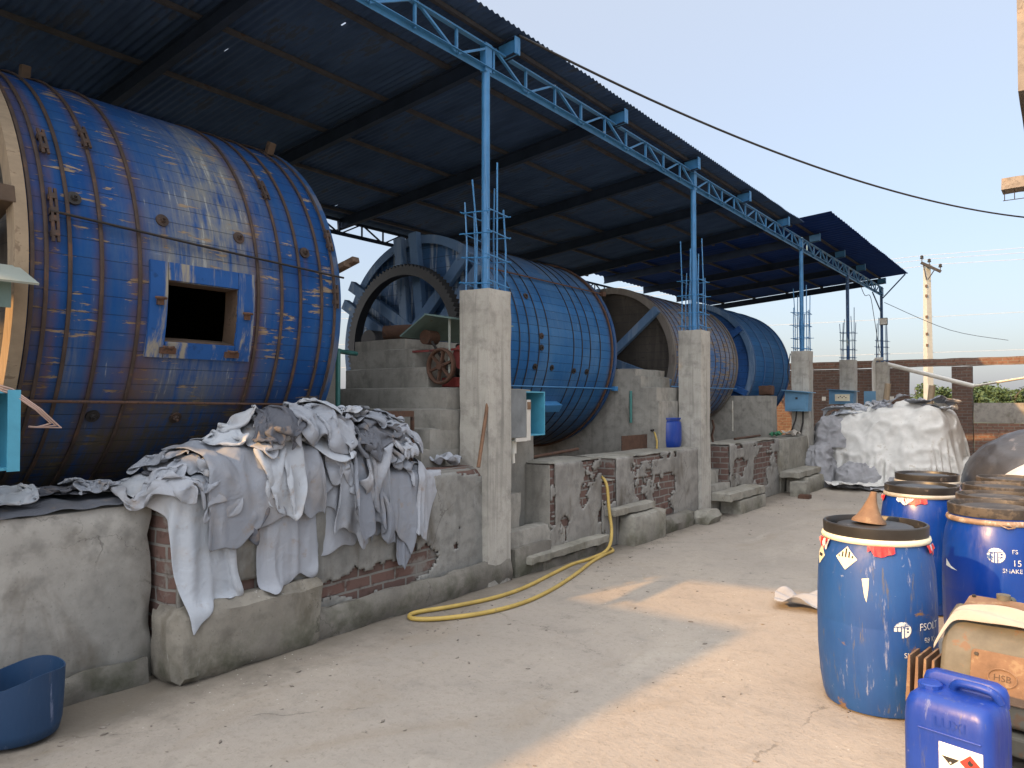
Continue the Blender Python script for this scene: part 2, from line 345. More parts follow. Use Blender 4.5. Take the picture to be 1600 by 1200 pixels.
b = NB('stencil_paint'); v_ = b.obj(True); nn1 = b.noise(v_, 60, 4, 0.7); nn2 = b.noise(v_, 9, 3, 0.6)
M['stencil_paint'] = b.done(b.mix(b.step(b.math('ADD', b.math('MULTIPLY', nn1, 0.6), b.math('MULTIPLY', nn2, 0.4)), 0.535, 0.60), (0.58, 0.60, 0.60), (0.04, 0.11, 0.28)), 0.6)
def barrel_mat(name, blue, blue2, wood, chip, stave=0.105, fade=0.0, fade_col=(0.14, 0.21, 0.28), streakw=0.5):
    """painted staves; colour attribute 'wear' = (rust, dust, damp)"""
    b = NB(name); uv = b.sep(b.uv()); u, v = uv[0], uv[1]
    P = b.comb(u, v, 0.0)
    w_ = b.sep(b.attr('wear'))
    su = b.math('DIVIDE', u, stave)
    cell = b.math('FLOOR', su); fr = b.math('FRACT', su)
    wn_ = b.new('ShaderNodeTexWhiteNoise', noise_dimensions='1D'); b.l.new(cell, wn_.inputs['W'])
    joint = b.math('GREATER_THAN', b.math('ABSOLUTE', b.math('SUBTRACT', fr, 0.5)), 0.475)
    n1 = b.noise(P, 1.3, 6, 0.6); n2 = b.noise(b.scale(P, 16, 2.2, 1), 1.6, 7, 0.68, 0.3); n3 = b.noise(b.scale(P, 40, 3, 1), 1.5, 5, 0.65)
    n4 = b.noise(b.scale(P, 2.5, 26, 1), 1.0, 6, 0.66); n5 = b.noise(P, 5, 6, 0.65)
    c = b.mix(b.step(n1, 0.3, 0.7), blue, blue2)
    c = b.mix(b.math('MULTIPLY', wn_.outputs['Value'], 0.28), c, tuple(x * 0.45 for x in blue))
    if fade:
        c = b.mix(b.math('MULTIPLY', b.step(b.math('ADD', b.math('MULTIPLY', n1, 0.6), b.math('MULTIPLY', n4, 0.4)), 0.40, 0.66), fade), c, fade_col)
    dust = b.math('MULTIPLY', w_[1], b.step(b.math('ADD', b.math('MULTIPLY', n4, 0.6), b.math('MULTIPLY', n5, 0.4)), 0.33, 0.60))
    c = b.mix(b.math('MULTIPLY', dust, 0.8), c, (0.235, 0.225, 0.175))
    c = b.mix(b.math('MULTIPLY', b.step(b.math('ADD', n3, b.math('MULTIPLY', b.math('SUBTRACT', n1, 0.5), 0.3)), 0.64, 0.72), 0.3), c, (0.27, 0.31, 0.37))
    c = b.mix(b.math('MULTIPLY', b.step(b.math('ADD', n4, b.math('MULTIPLY', w_[1], 0.08)), 0.66, 0.71), streakw), c, (0.40, 0.42, 0.42))
    # bare wood where the paint flaked
    ch = b.math('ADD', b.math('MULTIPLY', n2, 0.72), b.math('MULTIPLY', n5, 0.28))
    ch = b.math('ADD', b.math('ADD', ch, b.math('MULTIPLY', w_[0], 0.03)), b.math('MULTIPLY', b.math('SUBTRACT', b.noise(P, 2.2, 3, 0.5), 0.5), 0.28))
    cm = b.step(ch, chip, chip + 0.035)
    c = b.mix(cm, c, b.ramp(n3, [(0.3, tuple(x * 0.6 for x in wood)), (0.7, wood)]))
    rs = b.math('MULTIPLY', w_[0], b.step(b.math('ADD', b.math('MULTIPLY', n5, 0.5), b.math('MULTIPLY', n1, 0.5)), 0.30, 0.58))
    c = b.mix(b.math('MULTIPLY', rs, 0.85), c, (0.115, 0.055, 0.028))
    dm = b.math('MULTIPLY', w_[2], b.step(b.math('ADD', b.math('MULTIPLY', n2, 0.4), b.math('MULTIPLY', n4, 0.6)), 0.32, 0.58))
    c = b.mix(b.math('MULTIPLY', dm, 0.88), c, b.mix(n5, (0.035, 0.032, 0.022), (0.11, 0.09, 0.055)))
    c = b.mix(b.math('MULTIPLY', joint, 0.55), c, (0.012, 0.018, 0.03))
    h = b.math('ADD', b.math('MULTIPLY', n2, 0.35), b.math('MULTIPLY', wn_.outputs['Value'], 0.5))
    h = b.math('SUBTRACT', b.math('SUBTRACT', h, b.math('MULTIPLY', cm, 0.35)), joint)
    M[name] = b.done(c, b.ramp(n5, [(0.3, 0.78), (0.7, 0.95)]), nrm=b.bump(h, 0.6, 0.008), spec=0.18)
barrel_mat('barrel_blue', (0.004, 0.050, 0.19), (0.008, 0.072, 0.245), (0.33, 0.25, 0.17), 0.575, fade=0.45, fade_col=(0.035, 0.085, 0.17), streakw=0.4)
barrel_mat('barrel_pale', (0.018, 0.098, 0.26), (0.03, 0.13, 0.30), (0.30, 0.24, 0.18), 0.66, fade=0.35, fade_col=(0.10, 0.19, 0.31), streakw=0.2)
barrel_mat('barrel_bare', (0.05, 0.13, 0.30), (0.09, 0.17, 0.31), (0.30, 0.25, 0.20), 0.52, fade=0.85, fade_col=(0.25, 0.24, 0.25), streakw=0.3)
barrel_mat('barrel_deep', (0.015, 0.105, 0.27), (0.022, 0.125, 0.30), (0.28, 0.24, 0.2), 0.70, fade=0.2, fade_col=(0.09, 0.19, 0.30), streakw=0.12)
def disc_mat(name, blue, pale, dark, bare=0.5, joint=0.6):
    b = NB(name); v = b.obj()
    vz = b.scale(v, 1, 1, 0.16)
    n1 = b.noise(b.scale(v, 5, 5, 0.5), 1.3, 6, 0.68, 0.3); n2 = b.noise(v, 2.0, 6, 0.62); n3 = b.noise(v, 12, 5, 0.6)
    fr = b.math('FRACT', b.math('DIVIDE', b.sep(v)[2], 0.13))
    j = b.math('LESS_THAN', fr, 0.05)
    c = b.mix(b.step(n2, 0.35, 0.7), blue, dark)
    c = b.mix(b.math('MULTIPLY', b.step(n1, 0.50, 0.62), bare), c, pale)
    c = b.mix(b.math('MULTIPLY', b.step(n3, 0.6, 0.7), 0.5), c, tuple(x * 0.4 for x in dark))
    c = b.mix(b.math('MULTIPLY', j, joint), c, (0.012, 0.014, 0.02))
    M[name] = b.done(c, 0.75, nrm=b.bump(b.math('SUBTRACT', n1, b.math('MULTIPLY', j, joint)), 0.4, 0.01), spec=0.3)
disc_mat('disc_blue', (0.045, 0.12, 0.26), (0.36, 0.43, 0.50), (0.03, 0.07, 0.15), 0.95)
disc_mat('disc_wood', (0.055, 0.047, 0.038), (0.09, 0.075, 0.06), (0.035, 0.03, 0.025), 0.4)
disc_mat('disc_deep', (0.02, 0.09, 0.28), (0.05, 0.13, 0.3), (0.015, 0.06, 0.2), 0.2)
disc_mat('timber_blue', (0.09, 0.16, 0.27), (0.20, 0.26, 0.34), (0.06, 0.12, 0.22), 0.5, 0.0)
disc_mat('timber_worn_blue', (0.014, 0.07, 0.2), (0.17, 0.15, 0.11), (0.014, 0.055, 0.15), 0.45, 0.0)
disc_mat('timber_grey', (0.15, 0.135, 0.12), (0.22, 0.20, 0.17), (0.12, 0.10, 0.085), 0.6, 0.0)
disc_mat('hatch_paint', (0.012, 0.075, 0.25), (0.26, 0.235, 0.18), (0.010, 0.055, 0.19), 0.95, 0.0)

def hide_mat(name, cA, cB, cC):
    b = NB(name); v = b.obj(True)
    n1 = b.noise(v, 2.6, 5, 0.6, 0.4); n2 = b.noise(v, 9, 6, 0.62); n3 = b.noise(v, 80, 3, 0.6)
    r = b.random()
    c = b.mix(r, cA, cB)
    c = b.mix(b.math('MULTIPLY', b.step(n1, 0.5, 0.72), 0.55), c, cC)
    c = b.mix(b.math('MULTIPLY', b.step(n2, 0.57, 0.74), 0.60), c, (0.25, 0.185, 0.13))
    c = b.mix(b.math('MULTIPLY', b.step(n2, 0.2, 0.42), 0.0), c, (0.6, 0.6, 0.6))
    g = b.new('ShaderNodeNewGeometry')
    c = b.mix(b.math('MULTIPLY', g.outputs['Backfacing'], 0.25), c, (0.40, 0.36, 0.30))
    M[name] = b.done(c, 0.85, nrm=b.bump(b.math('ADD', b.math('ADD', n2, b.math('MULTIPLY', n3, 0.35)), b.math('MULTIPLY', b.math('ABSOLUTE', b.math('SUBTRACT', b.noise(v, 5.5, 3, 0.5, 1.0), 0.5)), -3.0)), 0.4, 0.012), spec=0.2)
hide_mat('hide', (0.205, 0.22, 0.25), (0.345, 0.36, 0.39), (0.29, 0.265, 0.245))
hide_mat('hide_pale', (0.35, 0.375, 0.41), (0.42, 0.44, 0.465), (0.37, 0.33, 0.29))
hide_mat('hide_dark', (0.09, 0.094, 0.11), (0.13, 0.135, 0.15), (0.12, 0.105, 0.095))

# ------------------------------------------------------------------ mesh helper
class MB:
    def __init__(s): s.v = []; s.f = []; s.mi = []
    def add(s, V, F):
        o = len(s.v); s.v += [tuple(p) for p in V]; s.f += [tuple(i + o for i in f) for f in F]; return s
    def box(s, x0, x1, y0, y1, z0, z1):
        V = [(x, y, z) for z in (z0, z1) for y in (y0, y1) for x in (x0, x1)]
        return s.add(V, [(0, 2, 3, 1), (4, 5, 7, 6), (0, 1, 5, 4), (1, 3, 7, 5), (3, 2, 6, 7), (2, 0, 4, 6)])
    def bar(s, a, b, wx, wy, up=(0, 0, 1)):
        """square bar from a to b"""
        a, b = Vector(a), Vector(b); d = (b - a).normalized(); up = Vector(up)
        if abs(d.dot(up)) > 0.95: up = Vector((1, 0, 0))
        sd = d.cross(up).normalized(); u2 = sd.cross(d).normalized()
        V = []
        for p in (a, b):
            for sx, sy in ((-1, -1), (1, -1), (1, 1), (-1, 1)): V.append(p + sd * sx * wx / 2 + u2 * sy * wy / 2)
        return s.add(V, [(3, 2, 1, 0), (4, 5, 6, 7), (0, 1, 5, 4), (1, 2, 6, 5), (2, 3, 7, 6), (3, 0, 4, 7)])
    def tube(s, pts, r, n=8, cap=True):
        pts = [Vector(p) for p in pts]; rs = r if isinstance(r, (list, tuple)) else [r] * len(pts)
        V = []; F = []; prev = None
        for i, p in enumerate(pts):
            d = (pts[min(i + 1, len(pts) - 1)] - pts[max(i - 1, 0)]).normalized()
            if prev is None:
                up = Vector((0, 0, 1)) if abs(d.z) < 0.9 else Vector((1, 0, 0))
                prev = d.cross(up).normalized()
            sd = (prev - d * prev.dot(d)).normalized(); prev = sd; u2 = d.cross(sd)
            for k in range(n):
                a = 2 * PI * k / n; V.append(p + (sd * math.cos(a) + u2 * math.sin(a)) * rs[i])
        for i in range(len(pts) - 1):
            for k in range(n):
                k2 = (k + 1) % n; F.append((i * n + k, i * n + k2, (i + 1) * n + k2, (i + 1) * n + k))
        if cap: F += [tuple(range(n - 1, -1, -1)), tuple((len(pts) - 1) * n + k for k in range(n))]
        return s.add(V, F)
    def lathe(s, prof, n=32, c=(0, 0, 0), closed=False):
        """profile of (r, z) about the vertical through c"""
        V = []; F = []
        for r, z in prof:
            for k in range(n):
                a = 2 * PI * k / n; V.append((c[0] + r * math.cos(a), c[1] + r * math.sin(a), c[2] + z))
        m = len(prof)
        for i in range(m - 1 if not closed else m):
            i2 = (i + 1) % m
            for k in range(n):
                k2 = (k + 1) % n; F.append((i * n + k, i * n + k2, i2 * n + k2, i2 * n + k))
        return s.add(V, F)
    def ring_y(s, cx, cz, y, Rr, r, n=72, m=6, sx=1.0):
        """hoop about an axis along Y"""
        V = []; F = []
        for i in range(n):
            a = 2 * PI * i / n
            for k in range(m):
                t = 2 * PI * k / m; rr = Rr + r * math.cos(t)
                V.append((cx + rr * math.cos(a), y + r * sx * math.sin(t), cz + rr * math.sin(a)))
        for i in range(n):
            for k in range(m):
                F.append((i * m + k, i * m + (k + 1) % m, ((i + 1) % n) * m + (k + 1) % m, ((i + 1) % n) * m + k))
        return s.add(V, F)
    def cyl_y(s, cx, cz, y0, y1, r, n=32):
        V = []
        for y in (y0, y1):
            for k in range(n):
                a = 2 * PI * k / n; V.append((cx + r * math.cos(a), y, cz + r * math.sin(a)))
        F = [(k, k + n, (k + 1) % n + n, (k + 1) % n) for k in range(n)] + [tuple(range(n)), tuple(range(2 * n - 1, n - 1, -1))]
        return s.add(V, F)
    def prism(s, poly, z0, z1):
        n = len(poly); V = [(x, y, z0) for x, y in poly] + [(x, y, z1) for x, y in poly]
        F = [tuple(range(n - 1, -1, -1)), tuple(range(n, 2 * n))] + [(k, (k + 1) % n, (k + 1) % n + n, k + n) for k in range(n)]
        return s.add(V, F)
    def prism_y(s, poly, y0, y1):
        n = len(poly); V = [(x, y0, z) for x, z in poly] + [(x, y1, z) for x, z in poly]
        F = [tuple(range(n)), tuple(range(2 * n - 1, n - 1, -1))] + [(k, k + n, (k + 1) % n + n, (k + 1) % n) for k in range(n)]
        return s.add(V, F)
    def rough(s, x0, x1, y0, y1, z0, z1, step=0.09, amp=0.012, rnd=0.02, freq=3.0):
        """box of worn masonry: rounded, slightly uneven"""
        bm = bmesh.new()
        bmesh.ops.create_cube(bm, size=1.0)
        for v in bm.verts: v.co = Vector(((x0 + x1) / 2 + v.co.x * (x1 - x0), (y0 + y1) / 2 + v.co.y * (y1 - y0), (z0 + z1) / 2 + v.co.z * (z1 - z0)))
        for ax, L in ((0, x1 - x0), (1, y1 - y0), (2, z1 - z0)):
            k = max(1, min(60, int(L / step)))
            for q in range(1, k):
                co = Vector((x0, y0, z0)); co[ax] += L * q / k; no = Vector((0, 0, 0)); no[ax] = 1
                bmesh.ops.bisect_plane(bm, geom=bm.verts[:] + bm.edges[:] + bm.faces[:], plane_co=co, plane_no=no)
        c = Vector(((x0 + x1) / 2, (y0 + y1) / 2, (z0 + z1) / 2)); h = Vector(((x1 - x0) / 2, (y1 - y0) / 2, (z1 - z0) / 2))
        for v in bm.verts:
            d = v.co - c; near = [abs(abs(d[i]) - h[i]) < 1e-4 for i in range(3)]
            k = sum(near)
            n3 = mnoise.noise_vector(v.co * freq); n4 = mnoise.noise_vector(v.co * freq * 4.3)
            off = Vector((n3.x + 0.5 * n4.x, n3.y + 0.5 * n4.y, n3.z + 0.5 * n4.z)) * amp
            if k >= 2:
                e = rnd * (0.7 + 1.3 * max(0.0, mnoise.noise(v.co * 5.1 + Vector((7, 3, 1)))))
                for i in range(3):
                    if near[i]: off[i] -= math.copysign(e, d[i])
            if z0 <= 0.001 and near[2] and d.z < 0: off.z = 0
            v.co += off
        bm.verts.index_update()
        s.add([v.co[:] for v in bm.verts], [tuple(v.index for v in f.verts) for f in bm.faces]); bm.free(); return s
    def build(s, name, mat, parent=None, smooth=None, bevel=0.0, loc=None):
        me = bpy.data.meshes.new(name)
        V = s.v
        if parent is not None and parent.get('_abs'):
            o = parent['_abs']; V = [(x - o[0], y - o[1], z - o[2]) for x, y, z in V]
        elif loc is not None: V = [(x - loc[0], y - loc[1], z - loc[2]) for x, y, z in V]
        me.from_pydata(V, [], s.f); me.validate(); me.update()
        ms = mat if isinstance(mat, list) else [mat]
        for m_ in ms: me.materials.append(M[m_])
        if smooth is not None:
            me.polygons.foreach_set('use_smooth', [True] * len(me.polygons)); me.set_sharp_from_angle(angle=R(smooth))
        o = bpy.data.objects.new(name, me); COL.objects.link(o)
        if parent is not None: o.parent = parent
        elif loc is not None: o.location = loc
        if bevel:
            bv = o.modifiers.new('bevel', 'BEVEL'); bv.width = bevel; bv.segments = 2; bv.limit_method = 'ANGLE'; bv.angle_limit = R(40)
        return o

def tag(o, label, cat, group=None, kind=None):
    o['label'] = label; o['category'] = cat
    if group: o['group'] = group
    if kind: o['kind'] = kind
    return o
def thing(name, label, cat, loc=(0, 0, 0), group=None, absolute=True):
    """an Empty at the thing's base; with absolute=True its parts are written in world coordinates"""
    o = bpy.data.objects.new(name, None); COL.objects.link(o); o.location = loc
    o.empty_display_size = 0.2
    if absolute: o['_abs'] = [float(x) for x in loc]
    return tag(o, label, cat, group)
def sub(mb, name, mat, part, root, **kw):
    """a sub-part: child of a part that itself sits at its root's origin"""
    o = mb.build(name, mat, root, **kw); o.parent = part; return o
def copy_tree(o, parent=None):
    c = o.copy(); COL.objects.link(c)
    if parent is not None: c.parent = parent; c.matrix_parent_inverse = o.matrix_parent_inverse.copy()
    for ch in list(o.children): copy_tree(ch, c)
    return c
def struct(o): o['kind'] = 'structure'; return o
def lerp(a, b, t): return a + (b - a) * t
def text_mesh(txt, size, space=1.0):
    cu = bpy.data.curves.new('lettering', 'FONT'); cu.body = txt; cu.size = size; cu.space_character = space; cu.align_x = 'CENTER'; cu.resolution_u = 3
    ob = bpy.data.objects.new('lettering_tmp', cu); COL.objects.link(ob)
    bpy.context.view_layer.update()
    me = bpy.data.meshes.new_from_object(ob.evaluated_get(bpy.context.evaluated_depsgraph_get()))
    V = [tuple(v.co) for v in me.vertices]; F = [tuple(p.vertices) for p in me.polygons]
    bpy.data.objects.remove(ob); bpy.data.curves.remove(cu); bpy.data.meshes.remove(me)
    return V, F

# ------------------------------------------------------------------ ground
g = MB(); N = 24
S = 900
g.add([(-S, -S, -0.02), (S, -S, -0.02), (S, S, -0.02), (-S, S, -0.02)], [(0, 1, 2, 3)])
struct(g.build('ground', 'earth'))
g = MB(); V = []; F = []
xs = np.linspace(-13, 7, 101); ys = np.linspace(-16, 24.0, 201)
for y in ys:
    for x in xs:
        z = 0.012 * mnoise.noise(Vector((x * 0.6, y * 0.6, 3))) + 0.005 * mnoise.noise(Vector((x * 2.1, y * 2.1, 9)))
        V.append((x, y, z + 0.004))
nx = len(xs)
for j in range(len(ys) - 1):
    for i in range(nx - 1):
        F.append((j * nx + i, j * nx + i + 1, (j + 1) * nx + i + 1, (j + 1) * nx + i))
g.add(V, F); struct(g.build('yard_pavement', 'yard', smooth=60))

brickwall('brick_old', (0.15, 0.09, 0.074), (0.12, 0.08, 0.068), (0.20, 0.19, 0.17), 0.75)
concrete('coat_mid', (0.245, 0.24, 0.22), green=0.3, streak=0.35, white=0.35)
concrete('coat_grey', (0.25, 0.238, 0.215), green=0.3, white=0.25)
def render_coat(parent, x, y0, y1, z0, z1, lost, mat, seed, step=0.02, thick=0.02):
    """cement render standing proud of the brickwork, broken away where lost(y, z) says so"""
    ny, nz = int((y1 - y0) / step), int((z1 - z0) / step); V = []; F = []
    for j in range(nz + 1):
        for i in range(ny + 1):
            y, z = lerp(y0, y1, i / ny), lerp(z0, z1, j / nz); q = Vector((y * 3, z * 3, seed)); e = 0 if i in (0, ny) or j in (0, nz) else 1
            V.append((x + 0.008 * mnoise.noise(q) + 0.004 * mnoise.noise(q * 4) - (0.012 if j == nz else 0), y + e * 0.009 * mnoise.noise(Vector((y * 40, z * 40, seed))), z + e * 0.009 * mnoise.noise(Vector((y * 40, z * 40, seed + 9)))))
    for j in range(nz):
        for i in range(ny):
            if not lost(lerp(y0, y1, (i + .5) / ny), lerp(z0, z1, (j + .5) / nz)): F.append((j * (ny + 1) + i, j * (ny + 1) + i + 1, (j + 1) * (ny + 1) + i + 1, (j + 1) * (ny + 1) + i))
    use = sorted({k for f in F for k in f}); mp = {k: q for q, k in enumerate(use)}
    mb = MB(); mb.add([V[k] for k in use], [tuple(mp[k] for k in f) for f in F]); o = mb.build('render_coat', mat, parent, smooth=50)
    md = o.modifiers.new('thickness', 'SOLIDIFY'); md.thickness = thick; md.offset = -1
    return o
def fract(y, z, seed): return mnoise.noise(Vector((y * 1.6, z * 1.6, seed))) + 0.5 * mnoise.noise(Vector((y * 4, z * 4, seed + 3))) + 0.28 * mnoise.noise(Vector((y * 10, z * 10, seed + 5))) + 0.15 * mnoise.noise(Vector((y * 24, z * 24, seed + 7)))
def coated_wall(label, y0, y1, z1, seed, lost, x1=-4.05, x0=-4.6):
    t = thing('brick_wall', label, 'wall', ((x0 + x1) / 2, (y0 + y1) / 2, 0))
    mb = MB(); mb.rough(x0, x1 - 0.022, y0, y1, 0, z1, 0.1, 0.006, 0.015); mb.build('brickwork', 'brick_old', t, smooth=45)
    mb = MB(); mb.rough(x0 - 0.01, x1 - 0.005, y0 - 0.004, y1 + 0.004, z1 - 0.01, z1 + 0.018, 0.08, 0.008, 0.014); mb.build('wall_cap', 'block', t, smooth=45)
    render_coat(t, x1, y0 + 0.005, y1 - 0.005, 0.0, z1 + 0.008, lost, 'coat_grey', seed); return t

# ------------------------------------------------------------------ shed (roof, beams, purlins, trusses)
def roof_z(X): return 5.03 - 0.105 * (-3.98 - X)
shed = thing('open_shed', 'long open shed with a dark blue corrugated roof on steel trusses over the drums', 'shed', (-6.5, 8.0, 0))
def corrugated(x0, x1, y0, y1, zf, pitch, amp, seg, nxd, holes=0, thick=0.0):
    mb = MB(); ny = int((y1 - y0) / pitch * seg); V = []; F = []
    for j in range(ny + 1):
        y = y0 + (y1 - y0) * j / ny
        e = 0.02 * mnoise.noise(Vector((y * 1.3, 4.0, 0)))
        for i in range(nxd + 1):
            x = lerp(x0, x1, i / nxd)
            if i == nxd: x += e
            z = zf(x) + amp * math.sin(2 * PI * (y - y0) / pitch) + 0.006 * mnoise.noise(Vector((x * 0.8, y * 0.5, 1)))
            V.append((x, y, z))
    hs = set()
    for k in range(holes): hs.add((random.randrange(ny), random.randrange(nxd)))
    w_ = nxd + 1
    for j in range(ny):
        for i in range(nxd):
            if (j, i) in hs: continue
            F.append((j * w_ + i, j * w_ + i + 1, (j + 1) * w_ + i + 1, (j + 1) * w_ + i))
    return mb.add(V, F)
corrugated(-9.15, -3.98, -3.95, 14.5, roof_z, 0.0775, 0.0095, 6, 90, holes=26).build('roof_sheet', 'roof_under', shed, smooth=80)
def roof2_z(X): return 5.17 + 0.075 * (X + 3.5)
corrugated(-9.25, -3.5, 14.52, 22.85, roof2_z, 0.2, 0.010, 6, 12).build('roof_canopy', 'roof_blue', shed, smooth=50)
def truss(x, y0, y1, zb, zt, panel, mat, name):
    mb = MB()
    for z in (zb, zt): 
        mb.bar((x - 0.02, y0, z), (x - 0.02, y1, z), 0.006, 0.05); mb.bar((x + 0.005, y0, z + (0.022 if z == zb else -0.022)), (x + 0.005, y1, z + (0.022 if z == zb else -0.022)), 0.045, 0.006)
    n = int((y1 - y0) / panel)
    for k in range(n + 1):
        y = y0 + k * (y1 - y0) / n
        mb.bar((x, y, zb), (x, y, zt), 0.022, 0.022, up=(1, 0, 0))
        if k < n:
            y2 = y0 + (k + 1) * (y1 - y0) / n
            a, b_ = ((x, y + 0.02, zt), (x, y2 - 0.02, zb)) if k % 2 == 0 else ((x, y + 0.02, zb), (x, y2 - 0.02, zt))
            mb.bar(a, b_, 0.020, 0.024, up=(1, 0, 0))
    return mb.build(name, mat, shed)
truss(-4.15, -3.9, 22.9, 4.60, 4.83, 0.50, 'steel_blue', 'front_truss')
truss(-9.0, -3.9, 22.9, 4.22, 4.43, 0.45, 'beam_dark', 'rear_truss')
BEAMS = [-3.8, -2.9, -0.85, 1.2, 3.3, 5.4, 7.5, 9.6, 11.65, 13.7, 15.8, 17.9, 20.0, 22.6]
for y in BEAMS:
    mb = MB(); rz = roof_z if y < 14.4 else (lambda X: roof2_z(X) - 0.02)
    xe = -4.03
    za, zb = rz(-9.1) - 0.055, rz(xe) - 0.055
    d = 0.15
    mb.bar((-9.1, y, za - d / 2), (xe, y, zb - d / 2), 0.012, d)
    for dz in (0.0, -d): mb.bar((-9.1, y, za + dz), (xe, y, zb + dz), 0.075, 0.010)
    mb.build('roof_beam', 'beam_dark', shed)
    mb = MB(); mb.bar((xe - 0.2, y, zb - d / 2 + 0.001 - 0.02), (xe + 0.012, y, zb - d / 2 + 0.001), 0.016, d + 0.012)
    mb.box(xe + 0.002, xe + 0.012, y - 0.04, y + 0.04, zb - d - 0.004, zb + 0.006)
    mb.build('beam_end_plate', 'steel_blue', shed)
for x in (-8.75, -7.75, -6.75, -5.75, -4.85, -4.2):
    mb = MB(); mb.bar((x, -3.9, roof_z(x) - 0.033), (x, 14.45, roof_z(x) - 0.033), 0.04, 0.038)
    mb.bar((x, 14.6, roof2_z(x) - 0.036), (x, 22.8, roof2_z(x) - 0.036), 0.04, 0.038)
    mb.build('purlin', 'purlin', shed)
mb = MB(); mb.tube([(-3.55, 22.7, 5.13), (-4.14, 22.78, 4.52)], 0.018, 6); mb.tube([(-4.17, 21.6, 4.55), (-4.17, 22.75, 4.1)], 0.018, 6); mb.build('corner_brace', 'steel_blue_dark', shed)
mb = MB(); mb.tube([(-6.95, -4.0, 4.28), (-6.95, 1.0, 4.29), (-6.95, 5.0, 4.28)], 0.018, 8)
tag(mb.build('water_pipe', 'grey_door', None, smooth=60), 'thin pale water pipe running level under the roof above the nearest drum', 'pipe')

# ------------------------------------------------------------------ columns
def column(y0, label, ztop=2.6, dark=False, wdt=0.34, seed=0):
    rd = random.Random(seed)
    cx, cy = -4.17, y0 + wdt / 2
    t = thing('concrete_column', label, 'column', (cx, cy, 0), 'concrete columns along the front of the shed')
    mb = MB(); mb.rough(-4.34, -4.0, y0, y0 + wdt, 0, ztop, 0.12, 0.005, 0.008, 2.0); mb.build('shaft', 'column', t, smooth=35)
    pm = 'steel_blue_dark' if dark else 'steel_blue'
    mb = MB(); mb.tube([(cx, cy, ztop - 0.01), (cx, cy, 4.60)], 0.038, 16); mb.box(cx - 0.03, cx + 0.035, cy - 0.045, cy + 0.045, 4.58, 4.84)
    mb.build('steel_post', pm, t, smooth=40)
    mb = MB()
    spots = [(-.125, -.125), (0.0, -.13), (.125, -.125), (.13, 0.0), (.125, .125), (0, .13), (-.125, .125), (-.13, 0)]
    for sx, sy in spots:
        h = rd.uniform(0.72, 1.28)
        p = [(cx + sx, cy + sy, ztop - 0.02), (cx + sx + rd.uniform(-.01, .01), cy + sy + rd.uniform(-.01, .01), ztop + h * 0.5), (cx + sx + rd.uniform(-.03, .03), cy + sy + rd.uniform(-.03, .03), ztop + h)]
        mb.tube(p, 0.008, 6)
    mb.build('reinforcing_bars', pm, t, smooth=60)
    mb = MB(); z = ztop + 0.05
    while z < ztop + 0.75:
        q = 0.145; tl = rd.uniform(-0.02, 0.02)
        c4 = [(-q, -q), (q, -q), (q, q), (-q, q)]
        for k in range(4):
            a, b_ = c4[k], c4[(k + 1) % 4]; e = 0.05 * rd.random()
            d = Vector((b_[0] - a[0], b_[1] - a[1], 0)).normalized() * e
            mb.tube([(cx + a[0] - d.x, cy + a[1] - d.y, z + tl * (1 if k < 2 else -1)), (cx + b_[0] + d.x, cy + b_[1] + d.y, z - tl * (1 if k < 2 else -1))], 0.006, 5)
        z += rd.uniform(0.17, 0.25)
    mb.build('stirrups', pm, t, smooth=60)
    return t
column(4.95, 'nearest concrete column, tall and pale, with a stick leaning on it and a cage of blue bars on top', seed=1)
column(9.57, 'second concrete column from the front, standing on the brick block beside the small blue drum', seed=2)
column(14.8, 'concrete column with a sloping lidded blue switch box on its face', seed=3)
column(18.6, 'concrete column rising behind the bags at the left end of the tarpaulin heap', seed=4, dark=True)
c5 = column(22.6, 'farthest concrete column at the end of the shed, carrying a small floodlight', ztop=2.72, seed=5, dark=True)

# ------------------------------------------------------------------ low walls, steps and blocks
def wall(name, label, mat, boxes, cat='wall', group=None, step=0.1, amp=0.012, rnd=0.02):
    x0, x1, y0, y1, z0, z1 = boxes[0]
    mb = MB()
    for b_ in boxes: mb.rough(*b_, step=step, amp=amp, rnd=rnd)
    return tag(mb.build(name, mat, None, smooth=45, loc=((x0 + x1) / 2, (y0 + y1) / 2, z0)), label, cat, group)
wall('low_wall', 'low rendered wall at the left, below the end of the nearest drum and behind the blue tub', 'plaster_left', [(-4.66, -4.27, -3.0, 2.2, 0, 1.03)], rnd=0.03)
lw = thing('low_wall', 'low rendered wall under the hide heap, running up to the nearest column', 'wall', (-4.3, 3.7, 0))
mb = MB(); mb.rough(-4.62, -4.095, 2.21, 5.31, 0, 1.04, 0.08, 0.008, 0.03); mb.build('brickwork', 'brick_old', lw, smooth=45)
render_coat(lw, -4.07, 2.22, 5.305, 0.0, 1.02, lambda y, z: fract(y, z, 21) + 0.55 * math.exp(-((z - 0.33 - 0.05 * math.sin(3 * y)) / 0.10) ** 2) * (1.15 if y < 4.75 else 0.55) + (0.25 if z > 0.97 and 4.5 < y < 4.9 else 0) > 0.42, 'coat_mid', 4.0)
mb = MB(); mb.rough(-4.07, -3.985, 3.0, 5.33, 0, 0.24, 0.07, 0.02, 0.035); mb.build('footing', 'footing', lw, smooth=50)
mb = MB(); mb.rough(-4.27, -4.19, -3.0, 2.14, 0, 0.17, 0.08, 0.018, 0.03)
tag(mb.build('wall_footing', 'footing', None, smooth=50, loc=(-4.23, 0, 0)), 'worn cement footing along the bottom of the left wall behind the blue tub', 'footing')
wall('concrete_ledge', 'long cracked concrete ledge with white drips below the hanging hides', 'ledge', [(-4.3, -3.965, 2.15, 3.2, 0, 0.43)], 'ledge', step=0.05, amp=0.02, rnd=0.035)
